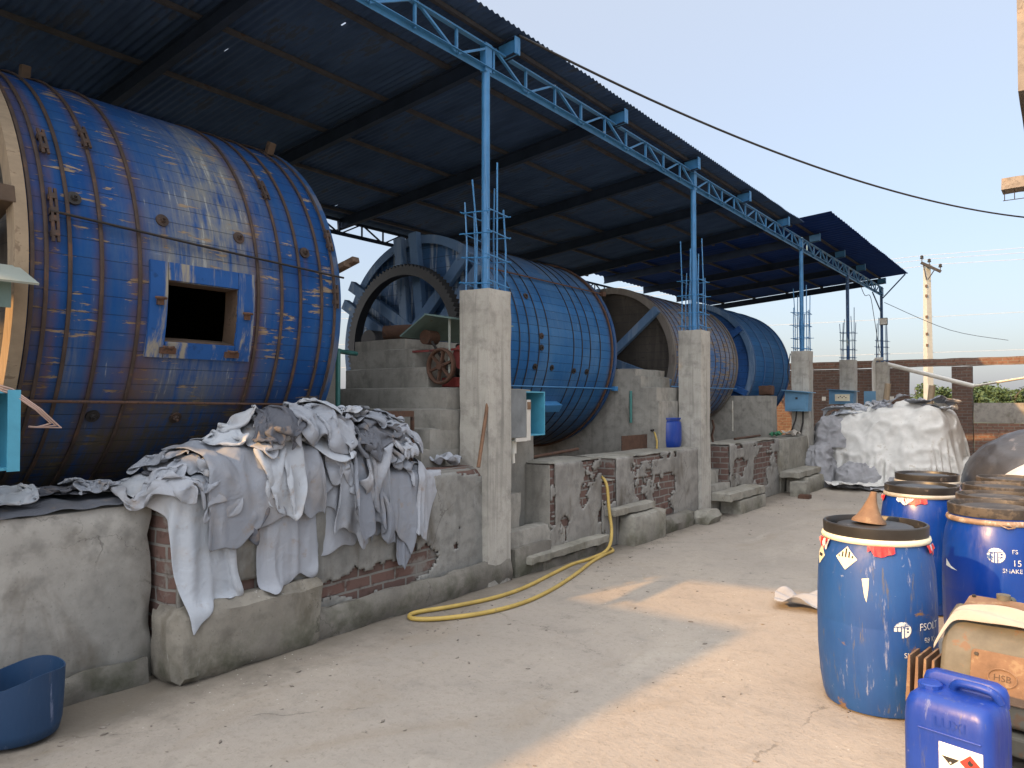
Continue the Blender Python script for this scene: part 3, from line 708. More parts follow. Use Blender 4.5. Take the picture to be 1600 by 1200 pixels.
st = thing('entrance_steps', 'cement steps in the gap just past the nearest column', 'steps', (-4.4, 5.65, 0))
for b_ in ((-5.0, -4.42, 5.35, 5.97, 0, 0.97), (-4.44, -4.22, 5.34, 5.75, 0, 0.74), (-4.25, -4.06, 5.34, 6.3, 0, 0.42)):
    mb = MB(); mb.rough(*b_, step=0.09, amp=0.008); mb.build('step', 'pier', st, smooth=45)
mb = MB(); mb.rough(-4.12, -4.0, 5.34, 5.98, 0.0, 0.28, 0.07, 0.01)
mb.build('base_course', 'footing', st, smooth=45)
coated_wall('short brick and cement wall just past the nearest column, below the open cyan switch box', 5.99, 6.97, 0.985, 31, lambda y, z: fract(y, z, 31) + 0.45 * min(1, max(0, (0.62 - z) / 0.2)) * (z > 0.2) + (0.45 if y < 6.08 and z > 0.35 else 0) > 0.30)
mb = MB(); mb.rough(-5.0, -4.06, 5.975, 5.992, 0.0, 0.98, 0.1, 0.003, 0.004); mb.build('cement_side', 'pier', [o for o in COL.objects if o.name.startswith('brick_wall') and not o.parent][-1])
coated_wall('lowest piece of brick wall, the notch over which the yellow hose hangs', 6.98, 7.29, 0.73, 32, lambda y, z: fract(y, z, 32) > 0.02)
coated_wall('brick wall with a cement left end, below the small blue drum', 7.3, 9.56, 0.965, 33, lambda y, z: (fract(y, z, 33) + (0.36 if 7.68 < y < 8.85 and z < 0.7 else 0.1 if y < 9.1 else -0.5) + (0.6 if z > 0.90 and 7.7 < y < 8.9 else 0)) > 0.30 and y > 7.62)
wall('cement_wall', 'rendered base of the second column between brick wall and steps', 'pier', [(-4.6, -4.04, 9.57, 9.97, 0, 0.97)])
st = thing('entrance_steps', 'cement steps in the gap just past the second column', 'steps', (-4.4, 10.3, 0))
for b_ in ((-5.0, -4.45, 9.98, 10.75, 0, 0.8), (-4.47, -4.2, 9.98, 10.75, 0, 0.6), (-4.24, -4.05, 9.98, 10.8, 0, 0.42)):
    mb = MB(); mb.rough(*b_, step=0.1, amp=0.008); mb.build('step', 'pier', st, smooth=45)
coated_wall('red brick wall with patchy render between the second and third columns', 10.77, 13.1, 0.955, 34, lambda y, z: (fract(y, z, 34) + (0.42 if z < 0.75 and z > 0.2 else 0.0) + (0.6 if z > 0.89 and 11 < y < 12.9 else 0)) > 0.22)
wall('cement_wall', 'rendered wall end under the lidded blue switch box, holding a white cloth', 'block', [(-4.6, -4.02, 13.11, 15.2, 0, 0.95)])
coated_wall('farthest low wall behind the sacks at the end of the shed', 15.25, 22.6, 0.94, 35, lambda y, z: fract(y * 0.6, z, 35) > 0.2)
sl = thing('broken_slab', 'broken cement slab lying over a gap at the foot of the entrance steps', 'slab', (-3.98, 6.0, 0))
mb = MB(); mb.rough(-4.3, -3.93, 5.5, 6.95, 0.10, 0.185, 0.05, 0.012, 0.012, 6)
o_ = mb.build('slab_top', 'block', sl, smooth=40)
mb = MB(); mb.rough(-4.3, -3.97, 5.75, 7.0, 0, 0.10, 0.06, 0.012, 0.02, 6); mb.build('slab_bed', 'footing', sl, smooth=40)
cb = thing('concrete_block', 'large cement block with a dark drain hole where the yellow hose comes down', 'block', (-3.95, 7.65, 0))
mb = MB(); mb.rough(-4.06, -3.83, 7.32, 8.15, 0, 0.34, 0.06, 0.008, 0.02); mb.build('block_body', 'block', cb, smooth=40)
mb = MB(); mb.rough(-4.08, -3.90, 7.02, 8.0, 0.345, 0.44, 0.06, 0.008, 0.02); mb.build('cap_slab', 'block', cb, smooth=40)
mb = MB(); mb.rough(-4.06, -3.87, 8.2, 9.1, 0, 0.2, 0.07, 0.012, 0.03); tag(mb.build('kerb_block', 'footing', None, smooth=45, loc=(-3.96, 8.6, 0)), 'low grey kerb along the foot of the brick wall past the hose block', 'kerb')
mb = MB(); mb.rough(-3.98, -3.72, 9.1, 9.62, 0, 0.17, 0.06, 0.03, 0.05, 4); tag(mb.build('loose_stone', 'block', None, smooth=60, loc=(-3.85, 9.4, 0)), 'rounded loose stone at the foot of the second column', 'stone')
cb = thing('concrete_block', 'step block with a square drain hole in front of the second steps', 'block', (-3.9, 10.7, 0))
mb = MB(); mb.rough(-4.04, -3.72, 10.3, 11.4, 0, 0.2, 0.07, 0.006, 0.015); mb.build('block_body', 'block', cb, smooth=40)
mb = MB(); mb.rough(-4.06, -3.73, 9.95, 11.4, 0.205, 0.33, 0.07, 0.006, 0.015); mb.build('cap_slab', 'block', cb, smooth=40)
cb = thing('concrete_block', 'mossy step block beside the grey sacks near the third column', 'block', (-3.85, 13.8, 0))
mb = MB(); mb.rough(-4.01, -3.62, 13.3, 14.4, 0, 0.28, 0.07, 0.008, 0.02); mb.build('block_body', 'block', cb, smooth=40)
mb = MB(); mb.rough(-4.02, -3.66, 12.95, 14.38, 0.285, 0.41, 0.07, 0.008, 0.02); mb.build('cap_slab', 'block', cb, smooth=40)
mb = MB(); mb.rough(-3.78, -3.5, 12.75, 13.02, 0, 0.26, 0.06, 0.006, 0.012); tag(mb.build('loose_block', 'block', None, smooth=45, loc=(-3.64, 12.88, 0)), 'small square cement block on the ground before the mossy step', 'block')
mb = MB(); mb.rough(-3.6, -3.4, 12.55, 12.72, 0, 0.08, 0.06, 0.006, 0.012); tag(mb.build('loose_brick', 'rust', None, smooth=45, loc=(-3.5, 12.63, 0)), 'dark loose brick lying before the small square block', 'brick')

# bearing piers
p1 = thing('stepped_pier', 'stepped cement bearing pier before the gear wheel of the second drum', 'pier', (-5.2, 5.4, 0))
for (z0, z1, xl, xr, y0) in ((2.13, 2.24, -6.0, -5.24, 5.17), (1.935, 2.13, -6.02, -5.06, 5.13), (1.735, 1.935, -5.95, -4.76, 5.0), (1.54, 1.735, -6.05, -4.4, 4.86), (1.37, 1.54, -6.1, -4.36, 4.73), (1.2, 1.37, -6.15, -4.36, 4.6), (0, 1.2, -6.2, -4.36, 4.5)):
    mb = MB(); mb.rough(xl, xr, y0, 6.15, z0 - (0.03 if z0 else 0), z1, 0.09, 0.004, 0.012); mb.build('pier_course', 'pier', p1, smooth=40)
p2 = thing('stepped_pier', 'stepped cement bearing pier between second and third drums, behind the small blue drum', 'pier', (-5.2, 9.2, 0))
for (z0, z1, xr) in ((1.96, 2.06, -4.68), (1.80, 1.96, -4.6), (1.62, 1.80, -4.37), (1.45, 1.62, -4.34), (0, 1.45, -4.345)):
    mb = MB(); mb.rough(-7.2, xr if z0 else -4.34, 8.97, 9.9 if z0 > 1.4 else 9.95, z0 - (0.03 if z0 else 0), z1, 0.12, 0.003, 0.01); mb.build('pier_course', 'pier', p2, smooth=40)
p3 = thing('bearing_pier', 'plain cement bearing pier between third and fourth drums', 'pier', (-5.2, 14.0, 0))
mb = MB(); mb.rough(-7.2, -4.41, 13.85, 14.2, 0, 1.72, 0.15, 0.006, 0.012); mb.build('pier_course', 'pier', p3, smooth=40)
p0 = thing('bearing_pier', 'dim cement pier under the right end of the nearest drum beside the teal pipes', 'pier', (-5.6, 4.0, 0))
mb = MB(); mb.rough(-7.0, -5.35, 3.8, 4.44, 0, 2.2, 0.12, 0.006, 0.012); mb.build('pier_course', 'pier', p0, smooth=40)
wall('rear_wall', 'low cement wall along the back of the shed behind the drums', 'pier', [(-9.5, -9.25, -3.0, 22.8, 0, 1.7)], step=0.5)

# ------------------------------------------------------------------ wooden drums
def drum(label, y0, y1, a, zc, Rr, mat, hoops, rim, disc, wear, hoop_mat='hoop_iron', hr=0.011, nu=168, nv=56, hatch=None, rim2=None):
    """big barrel with its axis along Y; hoops are distances in Y"""
    t = thing('tanning_drum', label, 'drum', (-a, (y0 + y1) / 2, zc - Rr), 'wooden tanning drums in the shed')
    V = []; F = []; UV = []; W = []
    def skip(u, y): return hatch and hatch[0] < y < hatch[1] and hatch[2] < u < hatch[3]
    ysl = list(np.linspace(y0, y1, nv + 1)); ang = list(np.linspace(-PI, PI, nu + 1))
    if hatch:
        for k in (0, 1): ysl[min(range(len(ysl)), key=lambda i: abs(ysl[i] - hatch[k]))] = hatch[k]
        for k in (2, 3): ang[min(range(len(ang)), key=lambda i: abs(ang[i] - R(hatch[k])))] = R(hatch[k])
    for th in ang:
        rj = 0.0035 * mnoise.noise(Vector((th * 40, 0, 5)))
        for y in ysl:
            bulge = 0.012 * (1 - ((y - (y0 + y1) / 2) / ((y1 - y0) / 2)) ** 2)
            rr = Rr - 0.012 + bulge + rj
            V.append((-a + rr * math.cos(th), y, zc + rr * math.sin(th))); W.append(wear(y, math.degrees(th)))
            UV.append((th * Rr, y))
    w_ = nv + 1
    for i in range(nu):
        for j in range(nv):
            if hatch and hatch[0] - 1e-6 <= ysl[j] and ysl[j + 1] <= hatch[1] + 1e-6 and R(hatch[2]) - 1e-6 <= ang[i] and ang[i + 1] <= R(hatch[3]) + 1e-6: continue
            F.append((i * w_ + j, i * w_ + j + 1, (i + 1) * w_ + j + 1, (i + 1) * w_ + j))
    mb = MB(); mb.add(V, F); br = mb.build('barrel', mat, t, smooth=20)
    me = br.data; uvl = me.uv_layers.new(name='UVMap'); li = np.zeros(len(me.loops), dtype=np.int32); me.loops.foreach_get('vertex_index', li)
    uvl.data.foreach_set('uv', np.array(UV, dtype=np.float32)[li].ravel())
    ca = me.color_attributes.new('wear', 'FLOAT_COLOR', 'POINT'); ca.data.foreach_set('color', np.c_[np.array(W, dtype=np.float32), np.ones(len(W), dtype=np.float32)].ravel())
    for y in hoops:
        mb = MB(); mb.ring_y(-a, zc, y, Rr + 0.006, hr, 120, 6, 1.5); mb.build('hoop', hoop_mat, t, smooth=60)
    for y, rm, pr in ((y0, rim, 0.018), (y1, rim2 or mat, 0.008)):
        mb = MB(); s_ = 1 if y == y0 else -1; V = []; F = []; n = 96
        prof = [(Rr + pr, y - s_ * 0.02), (Rr + pr, y + s_ * 0.045), (Rr - 0.01, y + s_ * 0.045), (Rr - 0.01, y + s_ * 0.0), (Rr - 0.085, y + s_ * 0.0), (Rr - 0.085, y - s_ * 0.02)]
        for r_, yy in prof:
            for k in range(n): th = 2 * PI * k / n; V.append((-a + r_ * math.cos(th), yy, zc + r_ * math.sin(th)))
        m = len(prof)
        for i in range(m):
            for k in range(n): F.append((i * n + k, ((i + 1) % m) * n + k, ((i + 1) % m) * n + (k + 1) % n, i * n + (k + 1) % n))
        mb.add(V, F); mb.build('end_rim', rm, t, smooth=30)
    for y in (y0 + 0.09, y1 - 0.09):
        mb = MB(); mb.cyl_y(-a, zc, y - 0.015, y + 0.015, Rr - 0.015, 64); mb.build('end_disc', disc, t)
    return t
def arc_bar(mb, a, zc, Rr, y, half, a0, a1, thick, n=8):
    """curved plate on the barrel between two angles"""
    V = []; F = []
    for i in range(n + 1):
        th = R(lerp(a0, a1, i / n))
        for r_, yy in ((Rr, y - half), (Rr + thick, y - half), (Rr + thick, y + half), (Rr, y + half)):
            V.append((-a + r_ * math.cos(th), yy, zc + r_ * math.sin(th)))
    for i in range(n):
        for k in range(4): F.append((i * 4 + k, (i + 1) * 4 + k, (i + 1) * 4 + (k + 1) % 4, i * 4 + (k + 1) % 4))
    F += [(0, 1, 2, 3), tuple(n * 4 + k for k in (3, 2, 1, 0))]
    mb.add(V, F)
def lug(mb, a, zc, Rr, y, deg):
    for d in (-1.6, 1.6): arc_bar(mb, a, zc, Rr, y, 0.020, deg + d - 0.6, deg + d + 0.6, 0.036, 2)
    arc_bar(mb, a, zc, Rr + 0.02, y - 0.012, 0.007, deg - 3.4, deg + 3.4, 0.014, 3); arc_bar(mb, a, zc, Rr + 0.02, y + 0.014, 0.007, deg - 3.4, deg + 3.4, 0.014, 3)
def on(a, zc, r_, y, deg): return (-a + r_ * math.cos(R(deg)), y, zc + r_ * math.sin(R(deg)))

HO1 = [1.59, 1.66, 1.78, 1.95, 2.17, 2.98, 3.17, 3.33, 3.52, 3.64]
def gs(x, m, s): return math.exp(-((x - m) / s) ** 2)
def wear1(y, d):
    nz = mnoise.noise(Vector((y * 3, d * 0.05, 0)))
    rust = 0
    for h in (1.63, 1.70, 1.95, 2.17, 2.98): rust = max(rust, gs(y, h, 0.03 if h != 2.17 and h != 2.98 else 0.05) * (0.75 if d > 5 else 1.0))
    if d < -12: rust = max(rust, 0.9 * gs(y, 2.2 + 0.02 * nz, 0.13) * min(1, (-12 - d) / 8), 0.6 * gs(y, 2.95, 0.10) * min(1, (-12 - d) / 8))
    dust = 1.0 * gs(y, 2.80 + 0.05 * nz, 0.22) * (gs(d, 40, 24)) + 0.75 * gs(y, 2.62, 0.40) * gs(d, 16, 18) + 0.9 * gs(y, 2.6, 0.33) * gs(d, 5, 7) + 0.6 * gs(y, 2.55, 0.4) * gs(d, -22, 9) + 0.55 * gs(y, 1.82, 0.04) * gs(d, -20, 9) + 0.35 * max(0, nz) * gs(d, 70, 30)
    for py, pd in ((1.82, 17.1), (2.33, 16.0), (2.86, 15.4), (3.4, 14.8)):
        if pd - 11 < d < pd + 1: rust = max(rust, 0.85 * gs(y, py + 0.008 * nz, 0.016) * (1 - (pd - d) / 12))
    for h in (3.17, 3.33, 3.52): rust = max(rust, 0.45 * gs(y, h, 0.022))
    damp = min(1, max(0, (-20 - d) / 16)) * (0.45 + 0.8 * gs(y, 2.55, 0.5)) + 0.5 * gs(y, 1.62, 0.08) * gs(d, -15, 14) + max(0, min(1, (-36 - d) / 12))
    return (min(1, rust), min(1, dust), min(1, damp))
D1 = drum('nearest and largest wooden drum, blue painted, with a square open hatch and rusty hoops', 1.525, 3.68, 5.95, 2.32, 1.5, 'barrel_blue', HO1, 'timber_pale', 'disc_wood', wear1, rim2='timber_worn_blue', nv=70, hatch=(2.34, 2.82, -13.0, 1.2), nu=200, hr=0.008)
A, Z, RR = 5.95, 2.32, 1.5
for (y, d) in ((1.70, 14.5), (1.70, 30), (1.95, 35), (3.17, 33), (3.64, 3), (1.70, 9.5), (3.64, 20)):
    mb = MB(); lug(mb, A, Z, RR, y, d); mb.build('hoop_lug', 'hoop_iron', D1, smooth=40)
# hatch frame: planks round the opening, following the curve
mb = MB()
for (ya, yb, d0, d1) in ((2.225, 2.338, -17, 5.6), (2.822, 2.945, -17, 5.6), (2.338, 2.822, -17, -13.2), (2.338, 2.822, 1.4, 5.6)):
    arc_bar(mb, A, Z, RR - 0.01, (ya + yb) / 2, (yb - ya) / 2 - 0.002, d0, d1, 0.028, 6)
hf = mb.build('hatch_frame', 'hatch_paint', D1, smooth=30)
mb = MB()
for (ya, yb, d0, d1) in ((2.30, 2.34, -13, 1.2), (2.82, 2.86, -13, 1.2), (2.30, 2.86, -13.8, -13.0), (2.30, 2.86, 1.2, 2.0)):
    arc_bar(mb, A, Z, RR - 0.14, (ya + yb) / 2, (yb - ya) / 2, d0, d1, 0.14, 4)
mb.build('hatch_lining', 'timber_dark', D1, smooth=30)
for (y, d) in ((2.36, -15.2), (2.80, -15.4), (2.285, -4), (2.885, -5.5)):
    mb = MB(); arc_bar(mb, A, Z, RR + 0.016, y, 0.05 if d < -10 else 0.02, d - 0.7, d + 0.7, 0.02, 2); mb.tube([on(A, Z, RR + 0.03, y - 0.035, d + 0.9), on(A, Z, RR + 0.05, y, d + 0.9), on(A, Z, RR + 0.03, y + 0.035, d + 0.9)], 0.009, 6)
    sub(mb, 'hatch_bolt', 'rust', hf, D1, smooth=40)
for (y, d) in ((1.82, 17.1), (2.33, 16.0), (2.86, 15.4), (3.4, 14.8), (2.01, -32.4), (2.53, -33.2)):
    mb = MB(); c0 = Vector(on(A, Z, RR - 0.005, y, d)); nrm = Vector((math.cos(R(d)), 0, math.sin(R(d))))
    mb.tube([c0, c0 + nrm * 0.014], 0.040, 20); mb.tube([c0 + nrm * 0.012, c0 + nrm * 0.03], [0.022, 0.016], 8); mb.tube([c0 + nrm * 0.02, c0 + nrm * 0.05], 0.009, 6)
    mb.build('wall_plug', 'iron_dark' if y < 2.2 else 'hoop_iron', D1, smooth=35)
mb = MB()
mb.tube([on(A, Z, RR + 0.03, 1.68, 12.6), on(A, Z, RR + 0.03, 2.6, 10.7), on(A, Z, RR + 0.03, 3.72, 8.8)], 0.008, 6)
mb.build('tie_rod', 'iron_dark', D1, smooth=60)
mb = MB(); mb.tube([on(A, Z, RR + 0.035, 1.62, -27.8), on(A, Z, RR + 0.035, 3.7, -29)], 0.010, 6); mb.build('tie_rod', 'rust', D1, smooth=60)
BM = [(on(A, Z, RR - 0.35, 3.72 + 0.05 * k, 12 + k), on(A, Z, RR + 0.07 + 0.05 * k, 3.74 + 0.05 * k, 12.6 + k), 0.045, 0.07) for k in (0, 1)]
BM += [(on(A, Z, RR + 0.0, 3.60, 62), on(A, Z, RR + 0.1, 3.60, 62), 0.05, 0.06), (on(A, Z, RR + 0.0, 1.95, 78), on(A, Z, RR + 0.1, 1.95, 78), 0.05, 0.06)]
BM += [(on(A, Z, RR + 0.02, 1.46 - 0.003 * i, q), on(A, Z, -RR - 0.02, 1.46 - 0.003 * i, q), 0.10, 0.12) for i, q in enumerate((15, 105, 60))]
for p_, q_, w1_, w2_ in BM:
    mb = MB(); mb.bar(p_, q_, w1_, w2_, up=(0, 1, 0)); mb.build('cross_beam', 'timber_dark', D1, bevel=0.006)
mb = MB(); mb.cyl_y(-A, Z, 1.2, 1.6, 0.14, 24); mb.build('axle', 'iron_dark', D1, smooth=40)
mb = MB(); mb.cyl_y(-A, Z, 3.7, 4.3, 0.14, 24); mb.build('axle', 'iron_dark', D1, smooth=40)

def wear2(y, d):
    nz = mnoise.noise(Vector((y * 2, d * 0.04, 3)))
    rim = gs(y, 8.79, 0.07)
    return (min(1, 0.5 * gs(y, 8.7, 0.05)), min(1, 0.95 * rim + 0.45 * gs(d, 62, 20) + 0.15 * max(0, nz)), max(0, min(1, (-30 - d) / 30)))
HO2 = [6.42, 6.62, 6.80, 7.00, 7.20, 7.75, 7.95, 8.15, 8.4, 8.6]
D2 = drum('second drum, smoother blue, with a toothed gear wheel on its streaky near end', 6.35, 8.82, 6.2, 2.28, 1.30, 'barrel_pale', HO2[:1] + HO2[1:9:1], 'timber_blue', 'disc_blue', wear2, rim2='timber_worn_blue', hoop_mat='iron_dark', hr=0.005)
A, Z, RR = 6.2, 2.28, 1.30
mb = MB(); mb.ring_y(-A, Z, 8.70, RR + 0.012, 0.016, 96, 6); mb.build('hoop', 'rust', D2, smooth=60)
# toothed gear ring
mb = MB(); V = []; F = []; nt = 96; yg = 6.10
for k in range(nt * 2):
    th = PI * k / nt; ro = 0.93 if k % 2 == 0 else 0.895
    for r_, yy in ((ro, yg - 0.06), (ro, yg + 0.06), (0.80, yg + 0.06), (0.80, yg - 0.06)): V.append((-A + r_ * math.cos(th), yy, Z + r_ * math.sin(th)))
for k in range(nt * 2):
    k2 = (k + 1) % (nt * 2)
    for q in range(4): F.append((k * 4 + q, k2 * 4 + q, k2 * 4 + (q + 1) % 4, k * 4 + (q + 1) % 4))
mb.add(V, F); mb.build('gear_ring', 'cable_black', D2)
for q, ext in ((97, 0.04), (150, 0.10), (45, 0.02)):
    for off in (-0.13, 0.13):
        mb = MB(); u_ = Vector((math.cos(R(q)), 0, math.sin(R(q)))); n_ = Vector((-u_.z, 0, u_.x)); c0 = Vector((-A, 6.30 - (0.0 if q == 97 else 0.004 if q == 150 else 0.008), Z)) + n_ * off
        mb.bar(c0 - u_ * (RR + ext), c0 + u_ * (RR + ext), 0.13, 0.085, up=(0, 1, 0)); mb.build('cross_beam', 'timber_blue', D2, bevel=0.006)
mb = MB(); mb.cyl_y(-A, Z, 5.55, 6.35, 0.12, 24); mb.build('axle', 'iron_dark', D2, smooth=40)
mb = MB(); mb.cyl_y(-A, Z, 8.8, 9.5, 0.12, 24); mb.build('axle', 'iron_dark', D2, smooth=40)
for d, rm in ((38, 'rust'), (-22, 'steel_blue')):
    mb = MB(); mb.tube([on(A, Z, RR + 0.03, 6.4, d), on(A, Z, RR + 0.03, 8.95, d)], 0.009, 6)
    mb.box(*[c for p in [(on(A, Z, RR + 0.03, 8.9, d)[0] - 0.03, on(A, Z, RR + 0.03, 8.9, d)[0] + 0.03)] for c in p], 8.86, 8.94, on(A, Z, RR + 0.03, 8.9, d)[2] - 0.03, on(A, Z, RR + 0.03, 8.9, d)[2] + 0.03)
    mb.build('tie_rod', rm, D2, smooth=60)
for (y, d) in ((6.95, -12), (7.3, -12), (7.8, -13), (8.1, -13), (6.9, 25), (7.05, 4), (7.05, -2)):
    mb = MB(); c0 = Vector(on(A, Z, RR - 0.005, y, d)); nrm = Vector((math.cos(R(d)), 0, math.sin(R(d)))); mb.tube([c0, c0 + nrm * 0.016], 0.036, 16); mb.tube([c0, c0 + nrm * 0.035], 0.014, 8); mb.build('wall_plug', 'iron_dark' if d < 0 else 'hoop_iron', D2, smooth=35)
mb = MB(); arc_bar(mb, A, Z, RR, 7.35, 0.3, -35, -31, 0.1, 3); mb.build('hatch_rail', 'steel_blue', D2)

def wear3(y, d):
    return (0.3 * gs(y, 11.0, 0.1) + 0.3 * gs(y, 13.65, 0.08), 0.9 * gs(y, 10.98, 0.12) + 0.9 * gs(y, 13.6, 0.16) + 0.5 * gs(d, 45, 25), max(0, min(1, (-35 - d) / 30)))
HO3 = [11.05, 11.2, 11.4, 11.7, 12.1, 12.35, 12.6, 12.85, 13.1, 13.3, 13.5]
D3 = drum('third drum, weathered grey blue staves with a dark bare wood end', 10.9, 13.7, 6.2, 2.31, 1.2, 'barrel_bare', HO3, 'timber_grey', 'disc_wood', wear3, rim2='timber_grey', hoop_mat='rust', hr=0.005)
A, Z, RR = 6.2, 2.31, 1.2
for q in (100, 40, -20):
    mb = MB(); u_ = Vector((math.cos(R(q)), 0, math.sin(R(q)))); c0 = Vector((-A, 10.84 + 0.004 * q / 20, Z)); mb.bar(c0 - u_ * (RR + 0.02), c0 + u_ * (RR + 0.02), 0.13, 0.10, up=(0, 1, 0)); mb.build('cross_beam', 'timber_blue', D3, bevel=0.006)
mb = MB(); mb.cyl_y(-A, Z, 10.3, 10.95, 0.12, 20); mb.build('axle', 'iron_dark', D3, smooth=40)
mb = MB(); mb.cyl_y(-A, Z, 13.6, 14.1, 0.12, 20); mb.build('axle', 'iron_dark', D3, smooth=40)
mb = MB(); mb.tube([on(A, Z, RR + 0.03, 10.9, -22), on(A, Z, RR + 0.03, 13.8, -22)], 0.009, 6); mb.build('tie_rod', 'steel_blue', D3, smooth=60)
def wear4(y, d): return (0.1, 0.25 * gs(d, 60, 20), 0)
D4 = drum('farthest drum, plain deep blue with few hoops', 14.3, 16.6, 6.2, 2.31, 1.3, 'barrel_deep', [14.4, 14.95, 15.55, 16.2], 'timber_blue', 'disc_deep', wear4, rim2='timber_worn_blue', hoop_mat='steel_blue_dark', hr=0.014)
mb = MB(); mb.cyl_y(-6.2, 2.31, 13.9, 14.35, 0.12, 20); mb.build('axle', 'iron_dark', D4, smooth=40)
mb = MB(); mb.cyl_y(-6.2, 2.31, 16.5, 17.0, 0.12, 20); mb.build('axle', 'iron_dark', D4, smooth=40)
for q in (95, 35, -25):
    mb = MB(); u_ = Vector((math.cos(R(q)), 0, math.sin(R(q)))); c0 = Vector((-6.2, 14.27 + 0.004 * q / 20, 2.31)); mb.bar(c0 - u_ * 1.3, c0 + u_ * 1.3, 0.12, 0.08, up=(0, 1, 0)); mb.build('cross_beam', 'disc_deep', D4, bevel=0.006)
#PART2
# ------------------------------------------------------------------ hide heap: leather sheets dropped one over another
HX0, HY0, HC = -5.1, 0.5, 0.02
NX, NY = 95, 250
gx = HX0 + (np.arange(NX) + 0.5) * HC; gy = HY0 + (np.arange(NY) + 0.5) * HC
GX, GY = np.meshgrid(gx, gy, indexing='ij')
heap_top = np.interp(gy, [0.5, 1.3, 1.7, 2.1, 2.5, 2.9, 3.3, 3.7, 4.1, 4.4, 4.7, 5.0], [0.0, 0.03, 0.05, 0.05, 0.06, 0.12, 0.12, 0.08, 0.04, 0.0, 0.0, 0.0])
Hf = np.zeros((NX, NY))
wall_front = np.where(GY < 2.2, -4.26, -4.07)
Hf = np.where(GX < wall_front, 1.04, Hf)
Hf = np.where((GX < -3.96) & (GX >= wall_front) & (GY > 2.15) & (GY < 3.2), 0.43, Hf)
prof = np.clip((wall_front + 0.02 - GX) / 0.30, 0, 1) ** 0.6
Hf = np.where((GX < wall_front) & (GX > -5.0), 1.04 + heap_top[None, :] * prof, Hf)
Hf = np.where(GX < -5.0, 0.8, Hf)
core = Hf.copy()
ZC, NZ = 0.02, 90
def front_from(H):
    z = (np.arange(NZ) + 0.5) * ZC
    Fx = np.full((NY, NZ), -9.0)
    for k in range(NZ):
        m = H > z[k]
        idx = np.where(m.any(axis=0), NX - 1 - np.argmax(m[::-1], axis=0), -1)
        Fx[:, k] = np.where(idx >= 0, gx[np.clip(idx, 0, NX - 1)] + HC / 2, -9.0)
    return Fx
Ff = front_from(Hf)
n_, m_ = 30, 22
